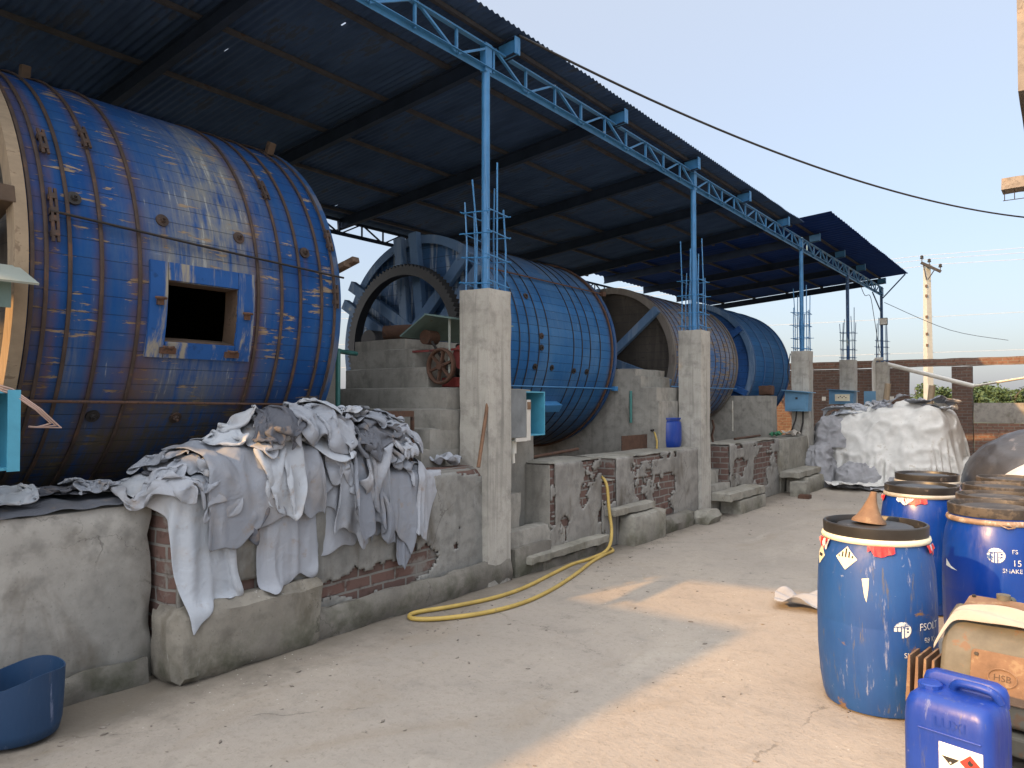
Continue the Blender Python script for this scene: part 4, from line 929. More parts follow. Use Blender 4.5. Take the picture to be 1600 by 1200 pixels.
def run_batch(hides, steps=58, iters=9):
    global Hf, Ff
    B = len(hides)
    P = np.zeros((B, n_, m_, 3)); R0 = np.zeros((B, n_, m_, 2))
    for b, (cx, cy, cz, rot, L_, W_, cr, tilt) in enumerate(hides):
        a_ = np.linspace(0, 1, n_)[:, None]; c_ = np.linspace(0, 1, m_)[None, :]
        q = np.array([[-.5, -.5], [.5, -.5], [.5, .5], [-.5, .5]]) + rng.uniform(-.17, .17, (4, 2)) * (0.5 if cr < 0.5 else 1.0)
        g2 = [(1 - a_) * (1 - c_) * q[0, k] + a_ * (1 - c_) * q[1, k] + a_ * c_ * q[2, k] + (1 - a_) * c_ * q[3, k] for k in (0, 1)]
        pe = rng.uniform(0, 6, 4)
        u = (g2[0] + 0.045 * np.sin(6 * c_ + pe[0]) * (2 * a_ - 1) ** 3 + 0.02 * np.sin(17 * c_ + pe[1]) * (2 * a_ - 1) ** 5) * L_
        v = (g2[1] + 0.06 * np.sin(5 * a_ + pe[2]) * (2 * c_ - 1) ** 3 + 0.025 * np.sin(15 * a_ + pe[3]) * (2 * c_ - 1) ** 5) * W_
        R0[b, ..., 0] = u; R0[b, ..., 1] = v
        k1, k2, ph = rng.uniform(5, 11), rng.uniform(5, 11), rng.uniform(0, 6, 3)
        fold = cr * (0.09 * np.sin(1.6 * k1 * u + ph[0] + 4 * v) + 0.08 * np.sin(1.8 * k2 * v + ph[1] - 5 * u) + 0.05 * np.sin(23 * u + 17 * v + ph[2]) + 0.03 * np.sin(31 * v - 19 * u + ph[0]))
        sh = 1 - 0.44 * min(cr, 1.5)
        X = u * sh; Y = v * sh
        c, s_ = math.cos(rot), math.sin(rot)
        Zt = fold + X * math.sin(tilt[0]) + Y * math.sin(tilt[1])
        P[b, ..., 0] = cx + c * X - s_ * Y; P[b, ..., 1] = cy + s_ * X + c * Y; P[b, ..., 2] = Zt
        ix = np.clip(((P[b, ..., 0] - HX0) / HC).astype(int), 0, NX - 1); iy = np.clip(((P[b, ..., 1] - HY0) / HC).astype(int), 0, NY - 1)
        P[b, ..., 2] += max(0.0, np.percentile(Hf[ix, iy] - P[b, ..., 2], 80)) + 0.02
    Q = P.copy()
    def rl(a, b_): return np.sqrt(((a - b_) ** 2).sum(-1))
    LU = [rl(R0[:, o:-1:2], R0[:, o + 1::2][:, :R0[:, o:-1:2].shape[1]]) for o in (0, 1)]; LV = [rl(R0[:, :, o:-1:2], R0[:, :, o + 1::2][:, :, :R0[:, :, o:-1:2].shape[2]]) for o in (0, 1)]
    LD1 = rl(R0[:, :-1, :-1], R0[:, 1:, 1:]); LD2 = rl(R0[:, :-1, 1:], R0[:, 1:, :-1])
    BU2 = rl(R0[:, :-2], R0[:, 2:]); BV2 = rl(R0[:, :, :-2], R0[:, :, 2:]); BU5 = rl(R0[:, :-5], R0[:, 5:]); BV5 = rl(R0[:, :, :-5], R0[:, :, 5:])
    def con(a, b_, l, k):
        d = b_ - a; q = np.sqrt((d * d).sum(-1)) + 1e-9
        c = (k * 0.5 * (q - l) / q)[..., None] * d
        a += c; b_ -= c
    def bend(a, b_, l, k):
        d = b_ - a; q = np.sqrt((d * d).sum(-1)) + 1e-9
        c = (np.where(q < l, k * 0.5, 0.0) * (q - l) / q)[..., None] * d
        a += c; b_ -= c
    dt = 1 / 60
    for it in range(steps):
        Vv = (P - Q) * 0.965; Q = P.copy(); P = P + Vv; P[..., 2] -= 9.8 * dt * dt
        for k in range(iters):
            for o in (0, 1):
                con(P[:, o:-1:2], P[:, o + 1::2][:, :P[:, o:-1:2].shape[1]], LU[o], 0.95)
                con(P[:, :, o:-1:2], P[:, :, o + 1::2][:, :, :P[:, :, o:-1:2].shape[2]], LV[o], 0.95)
            con(P[:, :-1, :-1], P[:, 1:, 1:], LD1, 0.35); con(P[:, :-1, 1:], P[:, 1:, :-1], LD2, 0.35)
            bend(P[:, :-2], P[:, 2:], BU2 * 0.80, 0.2); bend(P[:, :, :-2], P[:, :, 2:], BV2 * 0.80, 0.2)
            bend(P[:, :-5], P[:, 5:], BU5 * 0.40, 0.2); bend(P[:, :, :-5], P[:, :, 5:], BV5 * 0.40, 0.2)
            if k % 3 == 2:
                ix = np.clip(((P[..., 0] - HX0) / HC).astype(int), 0, NX - 1); iy = np.clip(((P[..., 1] - HY0) / HC).astype(int), 0, NY - 1); iz = np.clip((P[..., 2] / ZC).astype(int), 0, NZ - 1)
                dz = Hf[ix, iy] + 0.010 - P[..., 2]; dx = Ff[iy, iz] + 0.010 - P[..., 0]
                hit = (dz > 0) & (dx > 0); up = hit & (dz <= dx); out = hit & (dx < dz)
                P[..., 2] += np.where(up, dz, 0); P[..., 0] += np.where(out, dx, 0)
                fr = np.where(up, 1.0, np.where(out, 0.6, 0.0))[..., None]
                P[..., :2] = np.where(up[..., None], P[..., :2] + 0.75 * (Q[..., :2] - P[..., :2]), P[..., :2])
                Q = Q + (P - Q) * fr
                # drum surface behind
                rx = P[..., 0] + 5.95; rz = P[..., 2] - 2.32; rr = np.sqrt(rx * rx + rz * rz); inn = (rr < 1.53) & (P[..., 1] < 3.75)
                kf = np.where(inn, 1.53 / np.maximum(rr, .1), 1.0); P[..., 0] = -5.95 + rx * kf; P[..., 2] = 2.32 + rz * kf
    # raise what the next hides land on
    for t in np.linspace(0, 1, 3):
        for (a, c) in ((P[:, :-1] * (1 - t) + P[:, 1:] * t, 0),):
            for s_ in (0.0, 0.5):
                b_ = a[:, :, :-1] * (1 - s_) + a[:, :, 1:] * s_
                ix = np.clip(((b_[..., 0] - HX0) / HC).astype(int), 0, NX - 1).ravel(); iy = np.clip(((b_[..., 1] - HY0) / HC).astype(int), 0, NY - 1).ravel(); z = b_[..., 2].ravel(); x = b_[..., 0].ravel()
                iz = np.clip((z / ZC).astype(int), 0, NZ - 1)
                top = x < np.where(gy[iy] < 2.2, -4.24, -4.03)
                for ox, oy in ((0, 0), (-1, 0), (0, 1), (0, -1)):
                    np.maximum.at(Hf, (np.clip(ix[top] + ox, 0, NX - 1), np.clip(iy[top] + oy, 0, NY - 1)), z[top] * 0.85 + Hf[np.clip(ix[top] + ox, 0, NX - 1), np.clip(iy[top] + oy, 0, NY - 1)] * 0.15 + 0.003)
                for oy, oz in ((0, 0), (1, 0), (-1, 0), (0, 1), (0, -1)):
                    np.maximum.at(Ff, (np.clip(iy[~top] + oy, 0, NY - 1), np.clip(iz[~top] + oz, 0, NZ - 1)), x[~top] + 0.008)
    F2 = front_from(np.where(GX < np.where(GY < 2.2, -4.24, -4.03), Hf, 0)); Ff = np.maximum(Ff, F2)
    return P
def hide_object(name, P, mat, label, group, seed, loc=None, thick=0.005):
    rd = random.Random(seed)
    n1, m1 = P.shape[:2]
    # a hide has a ragged outline: drop the corners and bite the edge
    keep = np.ones((n1 - 1, m1 - 1), bool)
    e = [rd.uniform(0, 9) for _ in range(4)]
    for i in range(n1 - 1):
        for j in range(m1 - 1):
            x = (i + .5) / (n1 - 1) * 2 - 1; y = (j + .5) / (m1 - 1) * 2 - 1
            th = math.atan2(y, x); r_ = (abs(x) ** 4 + abs(y) ** 4) ** 0.25
            lim = 0.96 + 0.10 * math.sin(3 * th + e[0]) + 0.09 * math.sin(5 * th + e[1]) + 0.06 * math.sin(9 * th + e[2])
            if r_ > lim and rd.random() < 0.0: keep[i, j] = False
    V = P.reshape(-1, 3); F = []
    for i in range(n1 - 1):
        for j in range(m1 - 1):
            if keep[i, j]: F.append((i * m1 + j, (i + 1) * m1 + j, (i + 1) * m1 + j + 1, i * m1 + j + 1))
    # even out the bitten edge so that it runs as a cut line, not as steps
    ec = {}
    for f in F:
        for q in range(4):
            e_ = (min(f[q], f[(q + 1) % 4]), max(f[q], f[(q + 1) % 4])); ec[e_] = ec.get(e_, 0) + 1
    nb = {}
    for (p_, q_), k in ec.items():
        if k == 1: nb.setdefault(p_, []).append(q_); nb.setdefault(q_, []).append(p_)
    V = V.copy(); rj = random.Random(seed + 999)
    for _ in range(1):
        W_ = V.copy()
        for p_, l_ in nb.items():
            if len(l_) == 2: W_[p_] = 0.5 * V[p_] + 0.25 * (V[l_[0]] + V[l_[1]])
        V = W_
    used = sorted({i for f in F for i in f}); mp = {k: q for q, k in enumerate(used)}
    c = V[used].mean(axis=0); c[2] = V[used][:, 2].min()
    mb = MB(); mb.add([tuple(V[k]) for k in used], [tuple(mp[i] for i in f) for f in F])
    o = mb.build(name, mat, None, smooth=70, loc=tuple(c))
    o.data.polygons.foreach_set('use_smooth', [True] * len(o.data.polygons))
    sd = o.modifiers.new('thickness', 'SOLIDIFY'); sd.thickness = thick; sd.offset = 0
    sb = o.modifiers.new('smooth', 'SUBSURF'); sb.levels = 1; sb.render_levels = 1
    tag(o, label, 'hide', group); return o
def rnd_hide(y0, y1, x0, x1, z, cr=(0.5, 1.0), L=(0.5, 0.95)):
    l = rng.uniform(*L)
    return (rng.uniform(x0, x1), rng.uniform(y0, y1), z, rng.uniform(0, PI), l, l * rng.uniform(.55, .85), rng.uniform(*cr), rng.uniform(-.9, .9, 2))
def slot_batch(n, y0, y1, x0, x1, L, cr, tl):
    out = []
    for k in range(n):
        yy = lerp(y0, y1, (k + .5) / n) + rng.uniform(-.12, .12); l = rng.uniform(*L)
        tt = rng.uniform(-tl, tl, 2); rt = rng.uniform(0, PI)
        out.append((rng.uniform(x0, x1), yy, 0, rt, l, l * rng.uniform(.55, .85), rng.uniform(*cr), tt))
    return out
B_ = [slot_batch(5, 2.1, 4.3, -4.62, -4.45, (.6, .9), (.6, 1.0), .6) + slot_batch(2, 1.1, 2.0, -4.75, -4.62, (.4, .6), (.6, 1.0), .5)]
B_.append(slot_batch(5, 2.3, 4.2, -4.34, -4.2, (.6, .9), (.5, .9), .5))
B_.append(slot_batch(5, 2.2, 4.2, -4.5, -4.3, (.5, .8), (.8, 1.2), 1.3) + slot_batch(2, 1.0, 2.0, -4.74, -4.58, (.4, .6), (.9, 1.2), .9))
B_.append([(-4.12, 2.38, 0, 0.25, 1.15, 0.50, 0.35, (-.2, 0)), (-4.16, 2.95, 0, -0.2, 1.05, 0.46, 0.45, (-.2, 0)), (-4.14, 4.00, 0, -0.05, 1.0, 0.24, 0.2, (-.2, 0)), (-4.16, 3.78, 0, 0.1, 0.96, 0.24, 0.3, (-.2, .1))])
SPECIAL_A = 3
for q_ in range(3):
    B_.append(slot_batch(4, 2.25, 4.1, -4.32, -4.16, (.6, .9), (.8, 1.3), .9))
    B_.append(slot_batch(5, 2.3, 4.15, -4.52, -4.26, (.6, .95), (1.2, 1.6), 1.2))
B_.append([(-4.15, 2.62, 0, 0.12, 1.0, 0.58, 0.16, (-.3, .05)), (-4.12, 4.20, 0, -0.9, 0.55, 0.30, 0.4, (-.1, -.1)), (-4.2, 3.5, 0, 0.2, 0.8, 0.5, 1.2, (-.4, .4))])
SPECIAL_B = len(B_) - 1
for q_ in range(4):
    B_.append([h_ for h_ in slot_batch(6, 2.15, 4.15, -4.34, -4.13, (.6, .95), (1.25, 1.6), 1.2) if not (2.35 < h_[1] < 2.85 and h_[0] > -4.3)])
B_.append(slot_batch(3, 1.0, 2.1, -4.72, -4.52, (.5, .7), (1.2, 1.5), .9) + slot_batch(4, 2.7, 4.15, -4.45, -4.3, (.6, .9), (1.3, 1.6), 1.2))
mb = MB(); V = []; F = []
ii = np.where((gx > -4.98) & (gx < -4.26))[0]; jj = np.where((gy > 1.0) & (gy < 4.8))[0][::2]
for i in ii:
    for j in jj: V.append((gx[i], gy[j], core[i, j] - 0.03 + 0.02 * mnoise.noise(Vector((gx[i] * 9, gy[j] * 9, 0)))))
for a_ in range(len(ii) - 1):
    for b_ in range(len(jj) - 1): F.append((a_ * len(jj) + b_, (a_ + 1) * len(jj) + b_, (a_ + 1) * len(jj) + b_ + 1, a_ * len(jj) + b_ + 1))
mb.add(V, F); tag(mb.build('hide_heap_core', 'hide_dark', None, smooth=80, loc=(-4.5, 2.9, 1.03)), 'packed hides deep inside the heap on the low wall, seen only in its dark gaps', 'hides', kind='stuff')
k_ = 0
for bi, hs in enumerate(B_):
    PP = run_batch(hs, steps=54 if bi < 4 or bi == SPECIAL_B else 32)
    for q in range(len(hs)):
        P = PP[q]; c = P.reshape(-1, 3).mean(axis=0); mn = P[..., 2].min()
        if c[2] < 0.62 or mn < 0.40 and not (bi == SPECIAL_A and q < 4): continue          # slid off the wall: not part of the heap
        if bi == SPECIAL_B and q == 0: lb = 'largest smooth grey hide, spread wide over the front of the heap'
        elif bi == SPECIAL_B and q == 1: lb = 'small hide with its tip jutting out at the right end of the heap'
        elif bi == SPECIAL_A and q == 0: lb = 'long pale hide hanging lowest at the left of the heap, over the dripped ledge'
        elif bi == SPECIAL_A and q == 2: lb = 'long narrow hide strip hanging down the wall near the column'
        elif c[1] < 2.05: lb = 'crumpled grey hide at the low left end of the heap on the wall'
        elif mn < 0.92: lb = 'grey hide of the heap hanging down over the front of the low wall'
        elif c[1] > 3.7: lb = 'crumpled grey hide bunched at the right end of the heap on the wall'
        else: lb = 'crumpled grey hide lying on the crest of the heap on the wall'
        r_ = rng.random()
        mt = 'hide_pale' if (bi == SPECIAL_A and q == 0) or r_ < 0.25 else 'hide_dark' if r_ > 0.91 else 'hide'
        hide_object('hide', P, mt, lb, 'hides heaped on the low wall', k_); k_ += 1
# a scrap by the column, and the rag out in the yard, from the same cloth
def loose_sheet(name, L_, W_, z, centre, rot, cr, mat, label, cat, seed, flat=1.0, group=None):
    u = np.linspace(-.5, .5, 22)[:, None] * L_; v = np.linspace(-.5, .5, 15)[None, :] * W_
    P = np.zeros((22, 15, 3)); rs = np.random.default_rng(seed); p = rs.uniform(0, 6, 5)
    c, s_ = math.cos(rot), math.sin(rot)
    hgt = np.abs(np.sin(7 / L_ * u * 0.9 + p[0] + 1.5 * np.sin(5 * v / W_ + p[1]))) * 0.6 + np.abs(np.sin(6 * v / W_ + p[2] + 2 * u / L_)) * 0.5 + 0.25 * np.sin(19 * u + 23 * v + p[3])
    P[..., 0] = centre[0] + c * u * (1 - .2 * cr) - s_ * v * (1 - .2 * cr); P[..., 1] = centre[1] + s_ * u * (1 - .2 * cr) + c * v * (1 - .2 * cr)
    P[..., 2] = z + 0.006 + cr * np.maximum(hgt, 0) * 0.1
    o = hide_object(name, P, mat, label, group, seed, thick=0.006); o['category'] = cat; return o
loose_sheet('hide_scrap', 0.34, 0.22, 1.04, (-4.3, 4.72, 0), 0.4, 1.0, 'hide', 'small grey hide scrap on the wall top against the foot of the nearest column', 'hide', 91)
loose_sheet('rag', 0.62, 0.34, 0.01, (-1.62, 5.95, 0), 0.25, 0.9, 'hide', 'pale grey hide lying alone on the yard left of the front blue barrel', 'hide', 92)

# ------------------------------------------------------------------ pipes, boxes, boards in the shed
def tubething(name, pts, r, mat, label, cat, n=8, group=None):
    mb = MB(); mb.tube(pts, r, n); c = pts[0]
    return tag(mb.build(name, mat, None, smooth=60, loc=tuple(c)), label, cat, group)
tubething('stick', [(-3.97, 4.78, 1.05), (-4.04, 5.02, 1.72)], 0.016, 'brown_wood', 'brown wooden stick leaning against the nearest column', 'stick')
tubething('water_pipe', [(-5.2, 4.3, 0.9), (-5.2, 4.3, 2.02), (-5.22, 4.32, 2.06), (-5.3, 4.42, 2.06), (-5.42, 4.7, 2.06)], 0.022, 'pvc_teal', 'teal pipe with a bent top standing at the left of the stepped pier', 'pipe')
tubething('water_pipe', [(-5.22, 4.08, 0.9), (-5.22, 4.08, 1.95)], 0.03, 'pvc_teal', 'straight teal pipe half behind the edge of the nearest drum', 'pipe')
tubething('water_pipe', [(-4.72, 8.9, 1.32), (-4.72, 8.9, 1.75)], 0.02, 'pvc_teal', 'short teal pipe end under the second drum, against the middle stepped pier', 'pipe')
tubething('water_pipe', [(-4.62, 12.4, 1.1), (-4.62, 12.4, 1.62)], 0.015, 'ring_steel', 'thin upright pipe against the plain bearing pier', 'pipe')
tubething('iron_rod', [(-4.45, 6.1, 1.02), (-4.5, 7.2, 1.06)], 0.018, 'rust', 'rusty rod lying on the brick wall below the second drum', 'rod')
tubething('iron_rod', [(-4.4, 11.9, 0.99), (-4.42, 13.2, 1.0)], 0.02, 'rust', 'rusty rod lying along the red brick wall top', 'rod')
bf = thing('iron_stand', 'rusty angle iron frame standing behind the right end of the hide heap', 'frame', (-4.45, 4.2, 1.04))
mb = MB(); mb.bar((-4.46, 4.02, 1.5), (-4.46, 4.5, 1.5), 0.02, 0.05); mb.build('top_rail', 'rust', bf)
for y in (4.03, 4.49):
    mb = MB(); mb.bar((-4.46, y, 1.04), (-4.46, y, 1.474), 0.02, 0.03); mb.build('upright', 'rust', bf)
mb = MB(); mb.rough(-4.53, -4.51, 8.28, 9.28, 0.98, 1.17, 0.1, 0.004, 0.004); tag(mb.build('rusty_board', 'rust', None, loc=(-4.52, 8.8, 0.98)), 'rusty sheet leaning behind the small blue drum', 'board')
tp = thing('water_tap', 'brass tap with a yellow hose end beside the small blue drum', 'tap', (-4.4, 9.05, 0.98))
mb = MB(); mb.tube([(-4.42, 8.9, 1.22), (-4.42, 9.1, 1.24), (-4.42, 9.28, 1.24)], 0.014, 8); mb.tube([(-4.42, 9.1, 1.2), (-4.42, 9.1, 1.3)], 0.012, 8); mb.build('tap_body', 'iron_dark', tp, smooth=50)
mb = MB(); mb.tube([(-4.41, 8.98, 1.2), (-4.36, 8.95, 1.08), (-4.34, 8.9, 0.98)], 0.013, 8); mb.build('hose_end', 'hose_yellow', tp, smooth=60)
tubething('chain', [(-4.45, 11.1, 0.97), (-4.46, 11.08, 1.08), (-4.44, 11.12, 1.2), (-4.46, 11.1, 1.32)], 0.018, 'rust', 'rusty chain hanging at the left of the plain bearing pier', 'chain', 6)
sm = MB(); sm.lathe([(0.0, 0), (0.15, 0), (0.165, 0.02), (0.175, 0.1), (0.175, 0.28), (0.165, 0.34), (0.15, 0.355), (0.15, 0.37), (0.16, 0.37), (0.16, 0.385), (0.0, 0.385)], 28)
sd_ = thing('small_drum', 'small blue drum standing on the brick wall beside the second column', 'drum', (-4.38, 9.35, 0.985), absolute=False)
sm.build('body', 'drum_new', sd_, smooth=35)
mb = MB(); mb.lathe([(0.0, 0.38), (0.168, 0.38), (0.168, 0.40), (0.0, 0.402)], 28); mb.build('lid', 'drum_new', sd_, smooth=35)

def shell_box(x0, x1, y0, y1, z0, z1, t=0.012, open_dir='+x'):
    """open cabinet: back, sides, top, bottom"""
    mb = MB()
    if open_dir == '+x':
        mb.box(x0, x0 + t, y0, y1, z0, z1); mb.box(x0 + t, x1, y0, y0 + t, z0, z1); mb.box(x0 + t, x1, y1 - t, y1, z0, z1); mb.box(x0 + t, x1, y0 + t, y1 - t, z0, z0 + t); mb.box(x0 + t, x1, y0 + t, y1 - t, z1 - t, z1)
    return mb
cbx = thing('switch_box', 'open cyan switch box with a grey door, hung on the right of the nearest column', 'switch box', (-4.2, 5.6, 1.25))
shell_box(-4.42, -4.06, 5.32, 5.9, 1.28, 1.70).build('cabinet', 'cyan_box', cbx)
mb = MB(); mb.rough(-4.052, -4.035, 5.31, 5.56, 1.27, 1.715, 0.1, 0.003, 0.004); mb.build('door', 'grey_door', cbx)
mb = MB(); mb.box(-4.055, -4.038, 5.57, 5.63, 1.24, 1.62); mb.box(-4.055, -4.036, 5.40, 5.57, 1.235, 1.268); mb.build('meter_panel', 'pvc_pale', cbx)
mb = MB(); mb.box(-4.045, -4.03, 5.575, 5.625, 1.53, 1.60); mb.build('notice', 'rust_light', cbx)
mb = MB(); mb.tube([(-4.15, 5.5, 1.24), (-4.15, 5.5, 1.12)], 0.035, 12); mb.tube([(-4.15, 5.5, 1.14), (-4.16, 5.52, 1.03)], 0.018, 8); mb.build('cable_gland', 'label_white', cbx, smooth=40)
cbx = thing('switch_box', 'open cyan switch box with a dark inside at the left edge, before the nearest drum', 'switch box', (-4.3, 1.2, 1.2))
shell_box(-4.48, -4.2, 0.85, 1.45, 1.26, 1.655).build('cabinet', 'cyan_box', cbx)
mb = MB(); mb.box(-4.19, -4.18, 1.40, 1.455, 1.255, 1.66); mb.build('door_edge', 'cyan_box', cbx)
mb = MB(); mb.box(-4.455, -4.44, 0.95, 1.3, 1.34, 1.56); mb.build('back_plate', 'iron_dark', cbx)
mb = MB(); mb.box(-4.36, -4.3, 1.1, 1.16, 1.03, 1.262); mb.build('box_leg', 'iron_dark', cbx)
for k in range(3):
    d = 0.012 * k
    tubething('cable', [(-4.3, 0.9, 1.68 + d), (-4.24, 1.25, 1.70 + d), (-4.19, 1.42, 1.64 + d), (-4.17, 1.52 + d, 1.56), (-4.2, 1.6 + 2 * d, 1.49 - d), (-4.24, 1.55, 1.47), (-4.2, 1.5, 1.475)], 0.005, 'wire_pink', 'thin pinkish loose cable looping over the left switch box', 'cable', 6, 'cables looping over the left switch box')
mc = thing('motor_cover', 'pale green bent sheet cover at the left edge before the nearest drum', 'cover', (-4.4, 1.2, 2.0))
mb = MB(); mb.prism_y([(-4.46, 2.325), (-4.18, 2.205), (-4.186, 2.195), (-4.466, 2.31)], 0.5, 1.53); mb.build('sloping_sheet', 'grey_sheet', mc)
mb = MB(); mb.box(-4.30, -4.285, 0.5, 1.44, 2.08, 2.235); mb.build('side_sheet', 'green_sheet', mc)
mb = MB(); mb.tube([(-4.4, 1.38, 1.03), (-4.4, 1.38, 2.27)], 0.02, 8); mb.build('support_post', 'rust', mc, smooth=40)

def hood_box(name, label, y0, y1, x0, x1, z0, z1):
    t = thing(name, label, 'switch box', ((x0 + x1) / 2, y0, z0))
    mb = MB(); mb.prism_y([(x0, z0), (x1 - 0.03, z0), (x1, z1), (x0, z1 + 0.04)], y0 + 0.02, y1); mb.build('cabinet', 'box_blue', t)
    mb = MB(); mb.prism_y([(x0 - 0.04, z1 + 0.058), (x1 + 0.05, z1 + 0.005), (x1 + 0.05, z1 - 0.01), (x0 - 0.04, z1 + 0.043)], y0 - 0.07, y1 + 0.03); mb.build('sloping_lid', 'box_blue', t)
    mb = MB(); mb.box(x0 + 0.05, x1 - 0.07, y0 + 0.006, y0 + 0.02, z0 + 0.04, z1 - 0.04); mb.build('front_door', 'box_blue', t)
    mb = MB(); mb.box((x0 + x1) / 2 - 0.02, (x0 + x1) / 2 + 0.02, y0 - 0.004, y0 + 0.006, z1 - 0.13, z1 - 0.09); mb.build('switch_knob', 'ink_black', t)
    return t
t = hood_box('switch_box', 'pale blue switch box with a sloping lid on the third column', 14.52, 14.8, -4.38, -3.93, 1.42, 1.78)
mb = MB(); mb.tube([(-4.1, 14.75, 1.42), (-4.1, 14.72, 1.2), (-4.14, 14.7, 0.98)], 0.016, 8); mb.build('feed_cable', 'iron_dark', t, smooth=50)
mb = MB(); mb.tube([(-4.22, 14.75, 1.42), (-4.24, 14.74, 1.25), (-4.32, 14.7, 1.0)], 0.013, 8); mb.build('feed_cable', 'iron_dark', t, smooth=50)
t = hood_box('switch_box', 'blue switch box with a cream socket plate behind the tarpaulin heap', 18.3, 18.6, -4.5, -3.95, 1.55, 1.85)
mb = MB(); mb.box(-4.36, -4.04, 18.285, 18.3, 1.62, 1.78); mb.build('socket_plate', 'label_cream', t)
for k in range(5):
    mb = MB(); mb.cyl_y(-4.28 + 0.04 * k, 1.70 + 0.03 * (k % 2), 18.275, 18.29, 0.013, 8); mb.build('socket', 'ink_black', t)
mb = MB(); mb.box(-3.8, -3.55, 18.6, 18.63, 1.5, 1.85); tag(mb.build('panel', 'box_blue', None, loc=(-3.7, 18.6, 1.5)), 'loose pale blue panel standing right of the socket box behind the heap', 'panel')
loose_sheet('cloth', 0.5, 0.25, 0.955, (-4.2, 14.3, 0), 1.4, 0.9, 'cloth_white', 'white cloth bundle on the wall end under the lidded switch box', 'cloth', 93)
loose_sheet('cloth', 0.25, 0.2, 0.955, (-4.3, 13.75, 0), 1.0, 0.8, 'green_cloth', 'small dark green bag beside the white cloth bundle on the wall end', 'bag', 94)
tubething('cable', [(-4.36, 14.85, 2.55), (-4.37, 14.7, 2.2), (-4.35, 14.75, 1.95)], 0.01, 'cable_black', 'black cable hanging down the face of the third column', 'cable', 6)
# pulley and motor of the second drum
mo = thing('drive_motor', 'red drive motor with a spoked pulley under a green sheet hood on the stepped pier', 'motor', (-4.6, 5.4, 1.74))
mb = MB(); V = []; cx_, cz_, y_ = -4.62, 1.93, 5.02
mb.ring_y(cx_, cz_, y_, 0.155, 0.018, 32, 8, 1.6); mb.cyl_y(cx_, cz_, y_ - 0.03, y_ + 0.08, 0.035, 16)
pl = mb.build('pulley', 'rust', mo, smooth=40)
for k in range(6):
    th = PI * k / 3 + 0.3
    m2 = MB(); m2.bar((cx_ + 0.03 * math.cos(th), y_, cz_ + 0.03 * math.sin(th)), (cx_ + 0.145 * math.cos(th), y_, cz_ + 0.145 * math.sin(th)), 0.02, 0.03, up=(0, 1, 0)); sub(m2, 'spoke', 'rust', pl, mo)
mb = MB(); mb.cyl_y(-4.48, 2.02, 5.16, 5.62, 0.12, 24); mb.build('motor_body', 'red_paint', mo, smooth=40)
mb = MB(); mb.box(-4.72, -4.36, 5.14, 5.7, 1.74, 1.83); mb.build('bed_plate', 'red_paint', mo, bevel=0.008)
mb = MB(); mb.box(-4.70, -4.40, 5.3, 5.75, 1.84, 2.16); mb.build('gear_case', 'iron_dark', mo, bevel=0.02)
mb = MB(); mb.cyl_y(-4.9, 2.22, 5.1, 5.24, 0.07, 20); mb.build('small_pulley', 'rust', mo, smooth=40)
mb = MB(); mb.tube([(-4.79, 5.08, 2.17), (-4.56, 5.06, 1.90)], 0.014, 8); mb.build('lever', 'iron_dark', mo, smooth=40)
mb = MB(); mb.box(-5.1, -4.36, 5.13, 5.16, 2.08, 2.10); mb.build('red_rail', 'red_paint', mo)
mb = MB()
mb.prism_y([(-5.14, 2.24), (-4.80, 2.43), (-4.80, 2.415), (-5.135, 2.225)], 5.0, 5.9); mb.prism_y([(-4.797, 2.43), (-4.46, 2.37), (-4.46, 2.355), (-4.797, 2.415)], 4.98, 5.92)
mb.build('hood', 'green_sheet', mo)
mb = MB(); mb.tube([(-4.55, 5.06, 1.83), (-4.55, 5.06, 2.37)], 0.012, 8); mb.build('hood_post', 'grey_sheet', mo, smooth=40)
tubething('roller', [(-5.62, 5.25, 2.31), (-5.15, 5.5, 2.33)], 0.075, 'rust', 'rusty pipe roller lying on top of the stepped pier', 'roller', 20)
mb = MB(); mb.rough(-4.72, -4.45, 14.0, 14.18, 1.72, 1.92, 0.06, 0.02, 0.02); tag(mb.build('iron_casting', 'rust', None, smooth=40, loc=(-4.6, 14.1, 1.72)), 'rusty bearing casting on the plain cement pier by the farthest drum', 'bearing')

# hose
hp = [(-4.3, 7.1, 0.80), (-4.12, 7.05, 0.785), (-4.02, 7.02, 0.70), (-3.98, 7.0, 0.45), (-3.92, 6.95, 0.2), (-3.86, 6.75, 0.06), (-3.86, 6.4, 0.025), (-3.88, 6.1, 0.02), (-3.80, 5.6, 0.02), (-3.72, 5.1, 0.02), (-3.72, 4.7, 0.02), (-3.82, 4.3, 0.02), (-3.92, 4.05, 0.02), (-3.92, 3.93, 0.02), (-3.83, 3.88, 0.02), (-3.68, 4.0, 0.02), (-3.52, 4.3, 0.02), (-3.45, 4.7, 0.02), (-3.5, 5.2, 0.02), (-3.64, 5.8, 0.02), (-3.78, 6.3, 0.02), (-3.85, 6.7, 0.025), (-3.88, 6.9, 0.02), (-3.95, 7.0, 0.02)]
def smooth_path(pts, k=5):
    out = []; P = [Vector(p) for p in pts]
    for i in range(len(P) - 1):
        a, b_, c, d = P[max(i - 1, 0)], P[i], P[i + 1], P[min(i + 2, len(P) - 1)]
        for q in range(k):
            t = q / k
            out.append(0.5 * ((2 * b_) + (c - a) * t + (2 * a - 5 * b_ + 4 * c - d) * t * t + (3 * b_ - a - 3 * c + d) * t ** 3))
    out.append(P[-1]); return out
tubething('hose', smooth_path(hp), 0.017, 'hose_yellow', 'yellow hose hanging over the brick wall notch and looped on the yard', 'hose', 10)

